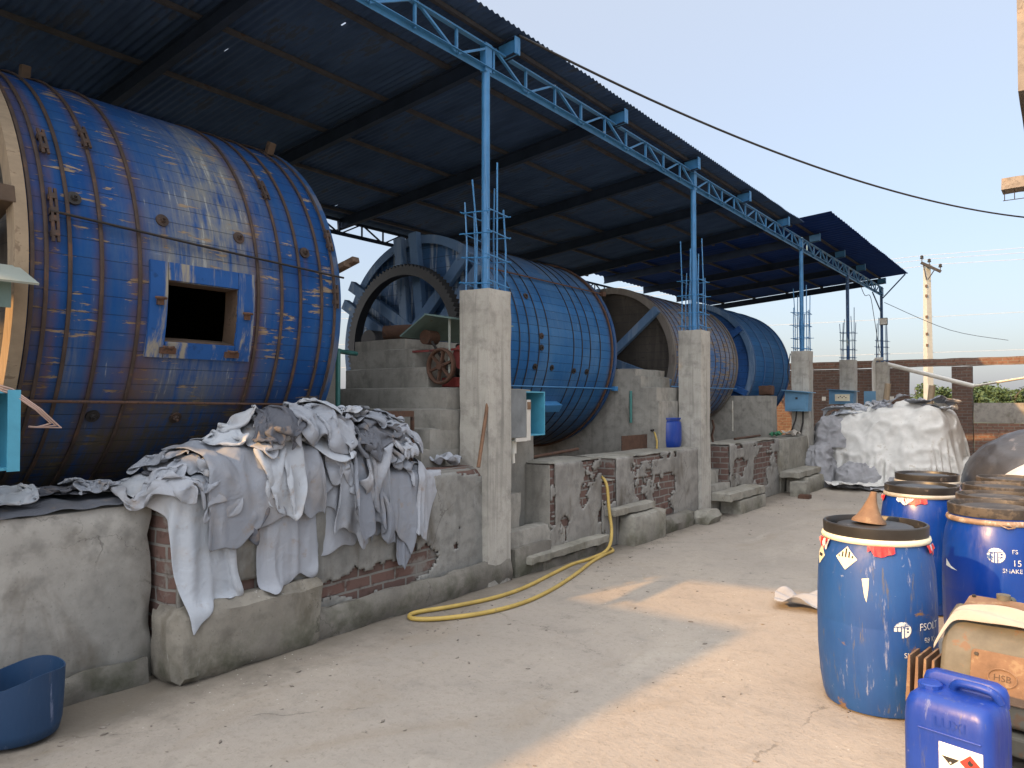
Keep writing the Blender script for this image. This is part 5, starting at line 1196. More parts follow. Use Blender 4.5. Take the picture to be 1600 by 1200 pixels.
# blue tub cut from a drum
tub = thing('tub', 'dark blue plastic tub cut from a drum, at the lower left corner', 'tub', (-4.02, 1.40, 0.005), absolute=False)
V = []; F = []; n = 48
prof = [(0.0, 0.006), (0.15, 0.006), (0.178, 0.02), (0.19, 0.07), (0.197, 0.2), (0.2, 1.0), (0.194, 1.0), (0.190, 0.2), (0.172, 0.03), (0.0, 0.02)]
for i, (r_, z) in enumerate(prof):
    for k in range(n):
        a_ = 2 * PI * k / n
        rim = 0.30 + 0.022 * math.sin(a_ + 0.5) + 0.012 * math.sin(3 * a_ + 1)
        zz = rim if z == 1.0 else z
        V.append((r_ * math.cos(a_) * (1 + .012 * math.sin(2 * a_)), r_ * math.sin(a_), zz))
for i in range(len(prof) - 1):
    for k in range(n): F.append((i * n + k, i * n + (k + 1) % n, (i + 1) * n + (k + 1) % n, (i + 1) * n + k))
mb = MB(); mb.add(V, F); mb.build('tub_shell', 'bucket_blue', tub, smooth=50)

# ------------------------------------------------------------------ blue barrels
PROF = [(0.0, 0.004), (0.235, 0.004), (0.252, 0.012), (0.264, 0.05), (0.278, 0.14), (0.288, 0.28), (0.29, 0.45), (0.2895, 0.455), (0.29, 0.46), (0.288, 0.60), (0.282, 0.72), (0.270, 0.80), (0.257, 0.845), (0.252, 0.86), (0.252, 0.875), (0.246, 0.885), (0.246, 0.91)]
def rad_at(z):
    for (r0, z0), (r1, z1) in zip(PROF, PROF[1:]):
        if z0 <= z <= z1 and z1 > z0: return lerp(r0, r1, (z - z0) / (z1 - z0))
    return 0.25
def barrel(label, x, y, rot=0.0, body='drum_new', ring='ring_steel', lid='plastic_black', group='blue plastic barrels at the right of the yard', gap=0.0):
    t = thing('plastic_barrel', label, 'barrel', (x, y, 0.006), group, absolute=False); t.rotation_euler = (0, 0, rot)
    mb = MB(); mb.lathe(PROF, 56); bd = mb.build('body', body, t, smooth=25)
    mb = MB(); n = 56
    mb.lathe([(0.250, 0.862), (0.262, 0.866), (0.266, 0.878), (0.262, 0.892), (0.250, 0.896)], n); mb.build('clamp_ring', ring, t, smooth=60)
    z = gap
    mb = MB(); mb.lathe([(0.253, 0.892 + z), (0.256, 0.90 + z), (0.257, 0.948 + z), (0.252, 0.953 + z), (0.243, 0.953 + z), (0.239, 0.945 + z), (0.236, 0.912 + z), (0.205, 0.910 + z), (0.195, 0.918 + z), (0.185, 0.934 + z), (0.172, 0.938 + z), (0.0, 0.940 + z)], n); mb.build('lid', lid, t, smooth=35)
    return t
def on_barrel(ang, z, off=0.002):
    r_ = rad_at(z) + off; return (r_ * math.cos(ang), r_ * math.sin(ang), z)
def decal(t, shape, ang, zc_, name, mat, off=0.0025, parent=None):
    """flat outline (x along the surface, y up) laid on the barrel's side, a few tenths of a millimetre thick"""
    V, F = shape
    r0 = rad_at(zc_)
    mb = MB(); mb.add([on_barrel(ang + x / r0, zc_ + y, off) for x, y, *_ in V], F); return mb.build(name, mat, t)
def grid_poly(inside, x0, x1, y0, y1, nx=16, ny=16):
    V = [(lerp(x0, x1, i / nx), lerp(y0, y1, j / ny)) for j in range(ny + 1) for i in range(nx + 1)]; F = []
    for j in range(ny):
        for i in range(nx):
            if inside(lerp(x0, x1, (i + .5) / nx), lerp(y0, y1, (j + .5) / ny)): F.append((j * (nx + 1) + i, j * (nx + 1) + i + 1, (j + 1) * (nx + 1) + i + 1, (j + 1) * (nx + 1) + i))
    return V, F
def quad(x0, x1, y0, y1, n=6):
    return [(lerp(x0, x1, i / n), y) for y in (y0, y1) for i in range(n + 1)], [(i, i + 1, n + 2 + i, n + 1 + i) for i in range(n)]
def poly_strip(pts): return pts, [tuple(range(len(pts)))]
def fan(pts, n=6):
    """diamond from rows so that it bends with the barrel"""
    return pts
def diamond(r, n=12):
    V = []; F = []
    for j in range(n + 1):
        y = lerp(-r, r, j / n); hw = r - abs(y)
        for i in range(n + 1): V.append((lerp(-hw, hw, i / n), y))
    for j in range(n):
        for i in range(n): F.append((j * (n + 1) + i, j * (n + 1) + i + 1, (j + 1) * (n + 1) + i + 1, (j + 1) * (n + 1) + i))
    return V, F
def tape(t, ang, wdt, seed, mat='tape_red', z=0.862, drop=0.045):
    rd = random.Random(seed); n = 8; V = []; F = []
    for i in range(n + 1):
        a_ = ang + (i / n - .5) * wdt / 0.26
        d = drop * (0.35 + 0.65 * math.sin(PI * i / n) + rd.uniform(-.25, .25))
        V.append((0.268 * math.cos(a_), 0.268 * math.sin(a_), z + 0.004)); zz = z - max(0.006, d); rr = 0.272 + rd.uniform(0, 0.008); V.append((rr * math.cos(a_), rr * math.sin(a_), zz))
    F = [(2 * i, 2 * i + 1, 2 * i + 3, 2 * i + 2) for i in range(n)]
    mb = MB(); mb.add(V, F); mb.build('torn_seal', mat, t)
def face_ang(x, y, px=0.0): return math.atan2(-y, -x)         # direction from the barrel to the camera
bx, by = -0.84, 4.34; fa = face_ang(bx, by)
b1 = barrel('scuffed blue barrel in front with torn hazard stickers and a rusty funnel on top', bx, by, 0, 'drum_worn', 'label_cream')
# (angles grow towards the viewer's right when seen from outside: left = minus)
for da, wd, sd, mt in ((-1.18, 0.10, 1, 'tape_red'), (0.10, 0.12, 2, 'tape_red'), (1.25, 0.10, 3, 'tape_red'), (1.33, 0.08, 4, 'film_clear'), (-1.05, 0.06, 5, 'film_clear')): tape(b1, fa + da, wd, sd, mt)
def hazard(t, ang, z, r, stripes, name='hazard_sticker'):
    root = decal(t, diamond(r), ang, z, name, 'label_cream', 0.0025)
    for sx in stripes:
        hw = r * 0.075
        V = []; n = 6
        ytop = r - abs(sx) - hw - 0.004
        s_ = decal(t, quad(sx - hw, sx + hw, 0.004, max(0.012, ytop), 3), ang, z, 'sticker_stripe', 'ink_black', 0.0034); s_.parent = root
    return root
hazard(b1, fa - 0.52, 0.79, 0.058, (-0.038, -0.020, -0.002, 0.016, 0.034))
hz = decal(b1, diamond(0.055), fa - 1.27, 0.775, 'hazard_sticker', 'label_cream', 0.0025)
decal(b1, quad(-0.02, 0.03, -0.012, 0.004, 3), fa - 1.27, 0.775, 'sticker_print', 'ink_black', 0.0034).parent = hz
decal(b1, ([(-0.018, 0.055), (0.016, 0.062), (0.012, 0.0), (0.004, -0.06), (-0.006, -0.03)], [(0, 1, 2, 4), (4, 2, 3)]), fa - 0.16, 0.645, 'torn_label', 'label_cream')
def logo(t, ang, z, r, worn=False):
    def ins(x, y):
        q = math.hypot(x, y * 1.05)
        if q > r: return False
        if worn and x < -0.1 * r and y < -0.15 * r: return False
        if abs(y - 0.42 * r - 0.12 * x) < 0.05 * r: return False
        for c in (-0.58, -0.2, 0.17):
            if abs(x / r - c) < 0.055 and y < 0.38 * r: return False
        if 0.45 * r < x < 0.72 * r and (0.08 * r < y < 0.32 * r or -0.32 * r < y < -0.10 * r): return False
        return True
    return decal(t, grid_poly(ins, -r, r, -r, r, 34, 34), ang, z, 'stencil_mark', 'stencil_paint')
def words(t, txt, size, ang, z, name='stencil_words', mat='stencil_paint', space=1.0):
    V, F = text_mesh(txt, size, space); return decal(t, (V, F), ang, z, name, mat)
logo(b1, fa + 0.42, 0.462, 0.042, True)
words(b1, 'FSOLT', 0.052, fa + 0.98, 0.455)
words(b1, '98 Kg', 0.042, fa + 1.0, 0.39)
words(b1, 'SHAKE WELL', 0.036, fa + 0.80, 0.325)
fn = thing('funnel', 'rusty cone funnel standing mouth down on the front barrel lid', 'funnel', (bx - 0.03, by + 0.0, 0.952), absolute=False)
mb = MB(); V = []; F = []; n = 28
prof = [(0.078, 0.0), (0.075, 0.012), (0.055, 0.035), (0.039, 0.068), (0.026, 0.105), (0.018, 0.135), (0.014, 0.165), (0.010, 0.166), (0.012, 0.13), (0.02, 0.1), (0.033, 0.064), (0.049, 0.034), (0.069, 0.010), (0.072, 0.0)]
for r_, z in prof:
    for k in range(n): a_ = 2 * PI * k / n; V.append((r_ * math.cos(a_) * (1.12) + 0.10 * z * z / 0.02 * 0.1, r_ * math.sin(a_), z))
m = len(prof)
for i in range(m):
    for k in range(n): F.append((i * n + k, i * n + (k + 1) % n, ((i + 1) % m) * n + (k + 1) % n, ((i + 1) % m) * n + k))
mb.add(V, F); mb.build('cone', 'rust_light', fn, smooth=40)
fn.rotation_euler = (R(-4), R(4), 0)
bx, by = -0.37, 5.42; fa = face_ang(bx, by)
b2 = barrel('clean blue barrel behind the gearbox with a white round mark and the word SHAKE', bx, by, 0, 'drum_new', 'ring_rust', 'lid_dusty', gap=0.014)
logo(b2, fa + 0.0, 0.70, 0.045)
words(b2, 'SHAKE', 0.034, fa + 0.28, 0.605); words(b2, '15', 0.05, fa + 0.36, 0.645); words(b2, 'FS', 0.034, fa + 0.33, 0.715)
decal(b2, ([(-0.052, 0.03), (-0.036, 0.018), (0.0, -0.008), (0.05, -0.026), (0.0, -0.022), (-0.052, -0.014)], [(0, 5, 1), (1, 5, 4, 2), (2, 4, 3)]), fa - 0.92, 0.60, 'torn_label', 'label_white')
mb = MB()
for s_ in (-1, 1): mb.tube([on_barrel(fa + 0.05, 0.878, 0.012), tuple(c + d for c, d in zip(on_barrel(fa + 0.22, 0.868 + s_ * 0.010, 0.026), (0, 0, 0))), on_barrel(fa + 0.36, 0.862, 0.014)], 0.004, 6)
mb.build('ring_lever', 'ring_rust', b2, smooth=60)
bx, by = -0.927, 6.51; fa = face_ang(bx, by)
b3 = barrel('blue barrel with torn red seal strips directly behind the front barrel', bx, by, 0, 'drum_new', 'ring_steel')
for da, wd, sd, mt in ((-0.15, 0.15, 11, 'tape_red'), (-0.42, 0.12, 12, 'film_clear'), (-1.35, 0.1, 13, 'tape_red'), (-1.5, 0.08, 14, 'film_clear'), (1.05, 0.16, 15, 'tape_red'), (1.4, 0.1, 16, 'film_clear')): tape(b3, fa + da, wd, sd, mt)
barrel('rearmost blue barrel with a clean black lid, nearest the tarpaulin heap', -1.03, 7.56, 0.4, 'drum_new', 'ring_steel')
barrel('blue barrel with a dusty brown lid just behind the stencilled barrel', -0.40, 6.13, 0.9, 'drum_new', 'ring_rust', 'lid_dusty')
barrel('blue barrel with a dusty lid in the middle of the right hand row', -0.43, 6.86, 1.9, 'drum_new', 'ring_rust', 'lid_dusty')
barrel('last dusty lidded blue barrel of the right hand row, before the white sack', -0.40, 7.58, 2.9, 'drum_new', 'ring_rust', 'lid_dusty')

# ------------------------------------------------------------------ jerrycan
jx, jy = -0.37, 3.40
jc = thing('jerrycan', 'blue jerrycan with a white hazard label at the lower right corner', 'jerrycan', (jx, jy, 0.006), absolute=False); jc.rotation_euler = (0, 0, R(-13)); jc.scale = (0.97, 1.0, 0.92)
def rounded_rect(hx, hy, r, n=5):
    out = []
    for cx, cy, a0 in ((hx - r, hy - r, 0), (-hx + r, hy - r, 90), (-hx + r, -hy + r, 180), (hx - r, -hy + r, 270)):
        for k in range(n + 1): a_ = R(a0 + 90 * k / n); out.append((cx + r * math.cos(a_), cy + r * math.sin(a_)))
    return out
mb = MB(); V = []; F = []
secs = [(0.0, 0.86, 0.04), (0.012, 0.96, 0.05), (0.04, 1.0, 0.05), (0.38, 1.0, 0.05), (0.43, 0.97, 0.05), (0.462, 0.90, 0.05), (0.478, 0.78, 0.05), (0.482, 0.6, 0.04)]
for z, k, r_ in secs:
    q = rounded_rect(0.165 * k, 0.13 * k, r_ * k)
    V += [(x, y, z) for x, y in q]
n = len(rounded_rect(1, 1, .1))
for i in range(len(secs) - 1):
    for k in range(n): F.append((i * n + k, i * n + (k + 1) % n, (i + 1) * n + (k + 1) % n, (i + 1) * n + k))
F.append(tuple(range(n - 1, -1, -1))); F.append(tuple((len(secs) - 1) * n + k for k in range(n)))
mb.add(V, F); mb.build('can_body', 'jerry_blue', jc, smooth=45)
# rear half carries a raised grip: shoulder blocks left and right with a bar across a slot
def can_block(x0, x1, y0, y1, z0, z1, r_, name):
    m3 = MB(); V = []; F = []; hx, hy = (x1 - x0) / 2, (y1 - y0) / 2; cx, cy = (x0 + x1) / 2, (y0 + y1) / 2
    sc_ = [(z0, 1.0), (lerp(z0, z1, .55), 0.99), (lerp(z0, z1, .85), 0.93), (z1, 0.78)]
    for z, k in sc_: V += [(cx + x * k, cy + y * k, z) for x, y in rounded_rect(hx, hy, r_)]
    q_ = len(rounded_rect(1, 1, .1))
    for i in range(3):
        for k in range(q_): F.append((i * q_ + k, i * q_ + (k + 1) % q_, (i + 1) * q_ + (k + 1) % q_, (i + 1) * q_ + k))
    F += [tuple(range(q_ - 1, -1, -1)), tuple(3 * q_ + k for k in range(q_))]
    m3.add(V, F); return m3
grip = can_block(-0.158, 0.158, 0.055, 0.126, 0.44, 0.53, 0.03, 'g').build('grip_shoulder', 'jerry_blue', jc, smooth=45)
mb = MB(); mb.tube(smooth_path([(-0.03, 0.045, 0.478), (-0.01, 0.03, 0.512), (0.03, 0.022, 0.522), (0.09, 0.022, 0.522), (0.125, 0.03, 0.508), (0.14, 0.045, 0.47)], 4), 0.017, 10); mb.build('carry_handle', 'jerry_blue', jc, smooth=60)
mb = MB(); mb.lathe([(0.046, 0.455), (0.046, 0.497), (0.040, 0.502), (0.0, 0.503)], 12, (-0.10, 0.0, 0.0)); mb.build('cap', 'jerry_blue', jc, smooth=25)
mb = MB(); mb.add([(-0.09, -0.1335, 0.33), (0.12, -0.1335, 0.33), (0.12, -0.1335, 0.42), (-0.09, -0.1335, 0.42), (-0.09, -0.129, 0.32), (0.12, -0.129, 0.32)], [(0, 1, 2, 3), (0, 4, 5, 1)])
V, F = text_mesh('LUXI', 0.055); mb2 = MB(); mb2.add([(0.02 + x, -0.1318, 0.375 + y) for x, y, *_ in V], F); mb2.build('embossed_letters', 'jerry_blue', jc)
mb = MB(); mb.box(-0.10, 0.13, -0.135, -0.128, 0.345, 0.353); mb.build('moulded_rib', 'jerry_blue', jc, bevel=0.003)
lb = MB(); lb.box(-0.02, 0.135, -0.1322, -0.1302, 0.10, 0.315); lab = lb.build('hazard_label', 'label_white', jc)
def onlab(V, F, name, mat, off=0.0008):
    m3 = MB(); m3.add([(x, -0.1322 - off, z) for x, z in V], F); o = m3.build(name, mat, jc); o.parent = lab; return o
cx, cz, r_ = 0.092, 0.258, 0.038
onlab([(cx, cz - r_), (cx + r_, cz), (cx, cz + r_), (cx - r_, cz)], [(0, 1, 2, 3)], 'flame_diamond', 'label_red')
fl = [(0.0, -0.014), (0.008, -0.010), (0.010, -0.001), (0.006, 0.007), (0.004, 0.002), (0.0, 0.014), (-0.006, 0.006), (-0.010, -0.002), (-0.007, -0.010)]
onlab([(cx + a_, cz + 0.008 + b_) for a_, b_ in fl], [tuple(range(len(fl)))], 'flame_sign', 'ink_black', 0.0016)
cx = 0.022
onlab([(cx - 0.032, cz + 0.004), (cx, cz - 0.028), (cx + 0.032, cz + 0.004)], [(0, 1, 2)], 'corrosive_sign', 'ink_black')
onlab([(cx - 0.004, cz - 0.016), (cx, cz - 0.022), (cx + 0.004, cz - 0.016), (cx, cz - 0.012)], [(0, 1, 2, 3)], 'corrosive_mark', 'label_white', 0.0016)
fr_ = [(cx - 0.032, cz + 0.006), (cx, cz + 0.038), (cx + 0.032, cz + 0.006)]
V, F = text_mesh('UN 1779', 0.020); onlab([(0.057 + x, 0.195 + y) for x, y, *_ in V], F, 'label_words', 'ink_black')
for zz in (0.34, 0.26, 0.20, 0.13):
    mb = MB(); V, F = text_mesh('2/23' if zz > 0.3 else 'FA 85' if zz > 0.22 else '08', 0.036)
    mb.add([(-0.1658, 0.02 - x, zz + y) for x, y, *_ in V], [tuple(reversed(f)) for f in F]); mb.build('stencil_words', 'stencil_paint', jc)

# ------------------------------------------------------------------ gearbox with rusty cover plates
gx_, gy_ = -0.27, 4.13
gb = thing('gearbox', 'old cast gearbox with two rusty cover plates and cooling fins between barrels and jerrycan', 'gearbox', (gx_, gy_, 0.006), absolute=False); gb.rotation_euler = (0, 0, R(-8))
def prism_x(mb, poly, x0, x1):
    n = len(poly); V = [(x0, y, z) for y, z in poly] + [(x1, y, z) for y, z in poly]
    mb.add(V, [tuple(range(n - 1, -1, -1)), tuple(range(n, 2 * n))] + [(k, (k + 1) % n, (k + 1) % n + n, k + n) for k in range(n)]); return mb
mb = MB(); prism_x(mb, [(-0.21, 0.16), (0.2, 0.16), (0.2, 0.56), (0.10, 0.60), (-0.02, 0.575), (-0.14, 0.47), (-0.21, 0.27)], -0.21, 0.21); mb.build('housing', 'cast_grey', gb, bevel=0.022, smooth=30)
def plate(name, c, ux, uy, hw, hh, th, mat, par=None):
    """flat plate: centre c, in-plane unit vectors"""
    ux, uy = Vector(ux).normalized(), Vector(uy).normalized(); nn = ux.cross(uy); c = Vector(c); V = []
    q = rounded_rect(hw, hh, 0.02, 4); k = len(q)
    for o in (0, th): V += [c + ux * x + uy * y + nn * o for x, y in q]
    mb = MB(); mb.add(V, [tuple(range(k - 1, -1, -1)), tuple(range(k, 2 * k))] + [(i, (i + 1) % k, (i + 1) % k + k, i + k) for i in range(k)]); o = mb.build(name, mat, gb, bevel=0.004)
    m2 = MB()
    pts = [c + ux * (0.055 * math.cos(2 * PI * i / 28)) + uy * (0.038 * math.sin(2 * PI * i / 28)) + nn * (th + 0.003) for i in range(29)]
    m2.tube(pts, 0.004, 6); e = m2.build('raised_oval', mat, gb, smooth=50); e.parent = o
    V, F = text_mesh('HSB', 0.04); m3 = MB(); m3.add([c + ux * x + uy * (y - 0.014) + nn * (th + 0.002) for x, y, *_ in V] , F); e = m3.build('raised_letters', 'timber_dark', gb); e.parent = o
    for sx in (-1, 1):
        for sy in (-1, 1):
            m4 = MB(); b0 = c + ux * sx * (hw - 0.022) + uy * sy * (hh - 0.022); m4.tube([b0 + nn * th, b0 + nn * (th + 0.010)], 0.009, 6); e = m4.build('bolt', 'iron_dark', gb); e.parent = o
plate('front_cover', (0.045, -0.178, 0.365), (1, 0, 0), (0, 0.28, 0.96), 0.125, 0.105, 0.018, 'rust_light')
plate('top_cover', (0.0, 0.065, 0.597), (1, 0, 0), (0, 0.96, 0.2), 0.16, 0.105, 0.02, 'rust_light')
for k in range(4):
    mb = MB(); x = -0.26 - 0.035 * k + 0.02
    mb.add([(x - 0.009, -0.19, 0.16), (x + 0.009, -0.19, 0.16), (x + 0.005, -0.16, 0.37), (x - 0.005, -0.16, 0.37), (x - 0.009, 0.08, 0.16), (x + 0.009, 0.08, 0.16), (x + 0.005, 0.05, 0.37), (x - 0.005, 0.05, 0.37)], [(0, 1, 2, 3), (5, 4, 7, 6), (1, 5, 6, 2), (4, 0, 3, 7), (3, 2, 6, 7), (1, 0, 4, 5)])
    mb.build('cooling_fin', 'rust_light', gb)
mb = MB(); mb.box(-0.36, -0.205, -0.18, 0.09, 0.14, 0.20); mb.build('fin_bracket', 'cast_grey', gb, bevel=0.01)
mb = MB(); mb.cyl_y(0.0, 0.62, 0.19, 0.24, 0.02, 12); mb.tube([(-0.02, 0.17, 0.6), (-0.02, 0.17, 0.66)], 0.03, 12); mb.build('filler_plug', 'cast_grey', gb, smooth=40)
mb = MB(); mb.box(-0.26, 0.30, -0.25, 0.25, 0.06, 0.145); mb.build('foot_flange', 'cast_grey', gb, bevel=0.012)
for x in (-0.2, 0.22):
    mb = MB(); mb.rough(x - 0.06, x + 0.06, -0.24, 0.24, 0.0, 0.058, 0.06, 0.004, 0.006); mb.build('wooden_block', 'timber_dark', gb)
mb = MB()
mb.tube([(0.215, 0.0, 0.33), (0.32, 0.0, 0.33)], 0.05, 20); mb.build('shaft', 'rust', gb, smooth=40)
# cloth strip draped over it
V = []; F = []; nn_ = 26; mm = 7
ctrl = [(-0.235, -0.17, 0.43), (-0.20, -0.11, 0.52), (-0.16, -0.06, 0.585), (-0.05, -0.065, 0.60), (0.06, -0.075, 0.60), (0.15, -0.085, 0.59), (0.205, -0.11, 0.56), (0.235, -0.15, 0.48), (0.255, -0.2, 0.39), (0.265, -0.22, 0.33)]
path = smooth_path(ctrl, 3)
for i, p in enumerate(path):
    t_ = i / (len(path) - 1); wd = 0.012 + 0.036 * math.sin(PI * min(1, t_ * 1.15 + .02)) ** 0.7
    for j in range(mm):
        s_ = (j / (mm - 1) - 0.5) * 2
        fold = 0.008 * math.sin(s_ * 4 + t_ * 9) + 0.004 * math.sin(s_ * 9 - t_ * 17)
        V.append((p.x, p.y + s_ * wd * 0.75, p.z + 0.014 + s_ * wd * 0.62 + fold))
for i in range(len(path) - 1):
    for j in range(mm - 1): F.append((i * mm + j, (i + 1) * mm + j, (i + 1) * mm + j + 1, i * mm + j + 1))
mb = MB(); mb.add(V, F)
rag = mb.build('cloth_strip', 'cloth_white', None, smooth=80); rag.location = (gx_, gy_, 0.006); rag.rotation_euler = (0, 0, R(-8))
tag(rag, 'cream cloth strip draped across the gearbox between its rusty covers', 'cloth')
sd2 = rag.modifiers.new('thickness', 'SOLIDIFY'); sd2.thickness = 0.004
sb2 = rag.modifiers.new('smooth', 'SUBSURF'); sb2.levels = 1; sb2.render_levels = 1
# machine frame under the right edge
fm = thing('machine_frame', 'dirty cast machine frame lying half out of view at the right edge', 'machine', (0.05, 3.85, 0.0))
mb = MB(); mb.rough(-0.12, 0.5, 3.62, 3.72, 0.02, 0.12, 0.08, 0.004, 0.012); mb.build('lower_rail', 'cast_grey', fm, smooth=40)
mb = MB(); mb.rough(-0.10, 0.5, 3.66, 3.9, 0.19, 0.27, 0.08, 0.004, 0.012); mb.build('upper_rail', 'cast_grey', fm, smooth=40)
mb = MB(); mb.tube([(0.0, 3.7, 0.12), (0.0, 3.72, 0.19)], 0.035, 12); mb.build('spacer', 'iron_dark', fm, smooth=40)

# ------------------------------------------------------------------ tarpaulin heap, sacks, covered mounds
def mound(name, label, cat, c, hx, hy, h, mat, seed, wr=0.06, fr=1.6, p=2.6, skirt=0.02, group=None, n=72, m=34, ridge=0.05):
    """cloth pulled over a pile: flattened dome with wrinkles, real height and depth"""
    V = []; F = []
    off = Vector((seed * 3.1, seed * 1.7, seed))
    for j in range(m + 1):
        t = j / m; ph = t * PI / 2
        rr = math.cos(ph) ** (2 / p) if t < 1 else 0.0; zz = math.sin(ph) ** (2 / p)
        for k in range(n):
            a_ = 2 * PI * k / n
            ca, sa = math.cos(a_), math.sin(a_)
            q = (abs(ca) ** p + abs(sa) ** p) ** (-1 / p)
            x, y, z = hx * rr * ca * q, hy * rr * sa * q, h * zz
            P0 = Vector((x, y, z))
            d = Vector((x / hx ** 2, y / hy ** 2, (z / h ** 2) + 1e-4)).normalized()
            nz = mnoise.noise(P0 * fr + off)
            r1 = 1 - abs(mnoise.noise(P0 * fr * 1.9 + off * 2)) * 2
            r2 = 1 - abs(mnoise.noise(Vector((P0.x * 5.2, P0.y * 5.2, P0.z * 3.1)) * (fr / 1.6) + off)) * 2
            P1 = P0 + d * (wr * 1.4 * nz + ridge * 0.5 * max(0, r1) ** 3 + ridge * 0.28 * max(0, r2) ** 2)
            if j < 3: P1 += Vector((ca, sa, 0)) * skirt * (3 - j) / 3 * (1 + mnoise.noise(Vector((a_ * 5, seed, 0))))
            P1.z = max(P1.z, 0.008 + 0.01 * (j > 0))
            V.append(tuple(Vector(c) + P1))
    for j in range(m):
        for k in range(n): F.append((j * n + k, j * n + (k + 1) % n, (j + 1) * n + (k + 1) % n, (j + 1) * n + k))
    mb = MB(); mb.add(V, F); o = mb.build(name, mat, None, smooth=80, loc=c)
    o.data.polygons.foreach_set('use_smooth', [True] * len(o.data.polygons))
    return tag(o, label, cat, group)
def drape(H, grad, N_, L_, W_, centre, z0, steps, iters, wob, fric=0.5, rot=0.0, seed=1, floor=0.012):
    """one cloth dropped on a smooth height function"""
    r2 = np.random.default_rng(seed)
    u = np.linspace(-.5, .5, N_)[:, None] * L_; v = np.linspace(-.5, .5, N_)[None, :] * W_
    c, s_ = math.cos(rot), math.sin(rot); P = np.zeros((N_, N_, 3)); ph = r2.uniform(0, 6, 6)
    f = wob * (np.sin(4.1 * u + 2.3 * v + ph[0]) + np.sin(5.3 * v - 3.1 * u + ph[1]) + 0.6 * np.sin(9 * u + ph[2]) * np.sin(8 * v + ph[3]) + 0.35 * np.sin(17 * u + 11 * v + ph[4]))
    P[..., 0] = centre[0] + (c * u - s_ * v) * 0.78; P[..., 1] = centre[1] + (s_ * u + c * v) * 0.78; P[..., 2] = z0 + f
    Q = P.copy(); lu, lv = L_ / (N_ - 1), W_ / (N_ - 1); ld = math.hypot(lu, lv); dt = 1 / 60
    def con(a, b_, l, k, only=False):
        d = b_ - a; q = np.sqrt((d * d).sum(-1)) + 1e-9; w_ = k * 0.5 * (q - l) / q
        if only: w_ = np.where(q < l, w_, 0)
        a += w_[..., None] * d; b_ -= w_[..., None] * d
    for it in range(steps):
        Vv = (P - Q) * 0.95; Q = P.copy(); P = P + Vv; P[..., 2] -= 9.8 * dt * dt
        for k in range(iters):
            for o in (0, 1):
                con(P[o:-1:2], P[o + 1::2][:P[o:-1:2].shape[0]], lu, 0.95); con(P[:, o:-1:2], P[:, o + 1::2][:, :P[:, o:-1:2].shape[1]], lv, 0.95)
            con(P[:-1, :-1], P[1:, 1:], ld, 0.3); con(P[:-1, 1:], P[1:, :-1], ld, 0.3)
            con(P[:-2], P[2:], 2 * lu * 0.8, 0.12, True); con(P[:, :-2], P[:, 2:], 2 * lv * 0.8, 0.12, True)
            if k % 3 == 2:
                dz = H(P[..., 0], P[..., 1]) + 0.01 - P[..., 2]; gx_d, gy_d = grad(P[..., 0], P[..., 1]); nn = np.sqrt(gx_d ** 2 + gy_d ** 2 + 1)
                dd = np.where(dz > 0, dz, 0) / (nn * nn)
                P[..., 0] -= dd * gx_d; P[..., 1] -= dd * gy_d; P[..., 2] += dd
                P[..., 2] = np.maximum(P[..., 2], floor)
                Q = Q + (P - Q) * np.where(dz > 0, fric, np.where(P[..., 2] <= floor + 1e-4, 0.8, 0))[..., None]
    return P
SACKS = [(-3.42, 15.6, .42, .5, 1.38), (-3.1, 16.1, .5, .55, 1.52), (-2.75, 15.5, .45, .42, 1.46), (-2.45, 16.0, .5, .5, 1.60), (-2.10, 15.55, .42, .45, 1.50), (-1.95, 16.1, .38, .5, 1.48), (-3.0, 15.25, .5, .35, 0.85), (-2.35, 15.2, .5, .35, 0.75), (-2.75, 16.6, .9, .5, 1.3)]
def Hheap(x, y):
    h = np.zeros_like(x)
    for cx, cy, rx, ry, t_ in SACKS:
        q = np.abs((x - cx) / rx) ** 3 + np.abs((y - cy) / ry) ** 3
        h = np.maximum(h, np.where(q < 1, t_ * np.clip(1 - q, 0, 1) ** 0.28, 0))
    return h
def Gheap(x, y):
    e = 0.02; return ((Hheap(x + e, y) - Hheap(x - e, y)) / (2 * e)).clip(-4, 4), ((Hheap(x, y + e) - Hheap(x, y - e)) / (2 * e)).clip(-4, 4)
P = drape(Hheap, Gheap, 96, 3.5, 3.5, (-2.62, 15.75), 1.9, 80, 11, 0.13, 0.6, 0.35, 5, floor=0.10)
for i_ in range(P.shape[0]):
    for j_ in range(P.shape[1]):
        q_ = Vector(P[i_, j_]); r1 = max(0, 1 - 2.6 * abs(mnoise.noise(Vector((q_.x * 2.2 + q_.z, q_.y * 2.2, q_.z * 2.6 - q_.x))))); r2 = max(0, 1 - 2.6 * abs(mnoise.noise(Vector((q_.x * 5.5, q_.y * 5.5 + 7, q_.z * 5.5)))))
        k_ = 0.075 * r1 ** 2 + 0.035 * r2 ** 2
        P[i_, j_, 1] -= 0.8 * k_; P[i_, j_, 2] += 0.5 * k_
mb = MB(); n1 = P.shape[0]
mb.add([tuple(p) for p in P.reshape(-1, 3)], [(i * n1 + j, (i + 1) * n1 + j, (i + 1) * n1 + j + 1, i * n1 + j + 1) for i in range(n1 - 1) for j in range(n1 - 1)])
o = mb.build('tarpaulin', 'sack_white', None, smooth=80, loc=(-2.8, 16.0, 0.1)); o.data.polygons.foreach_set('use_smooth', [True] * len(o.data.polygons))
md = o.modifiers.new('thickness', 'SOLIDIFY'); md.thickness = 0.006
md = o.modifiers.new('smooth', 'SUBSURF'); md.levels = 1; md.render_levels = 1
tag(o, 'large wrinkled white tarpaulin thrown over the heap at the end of the shed', 'tarpaulin')
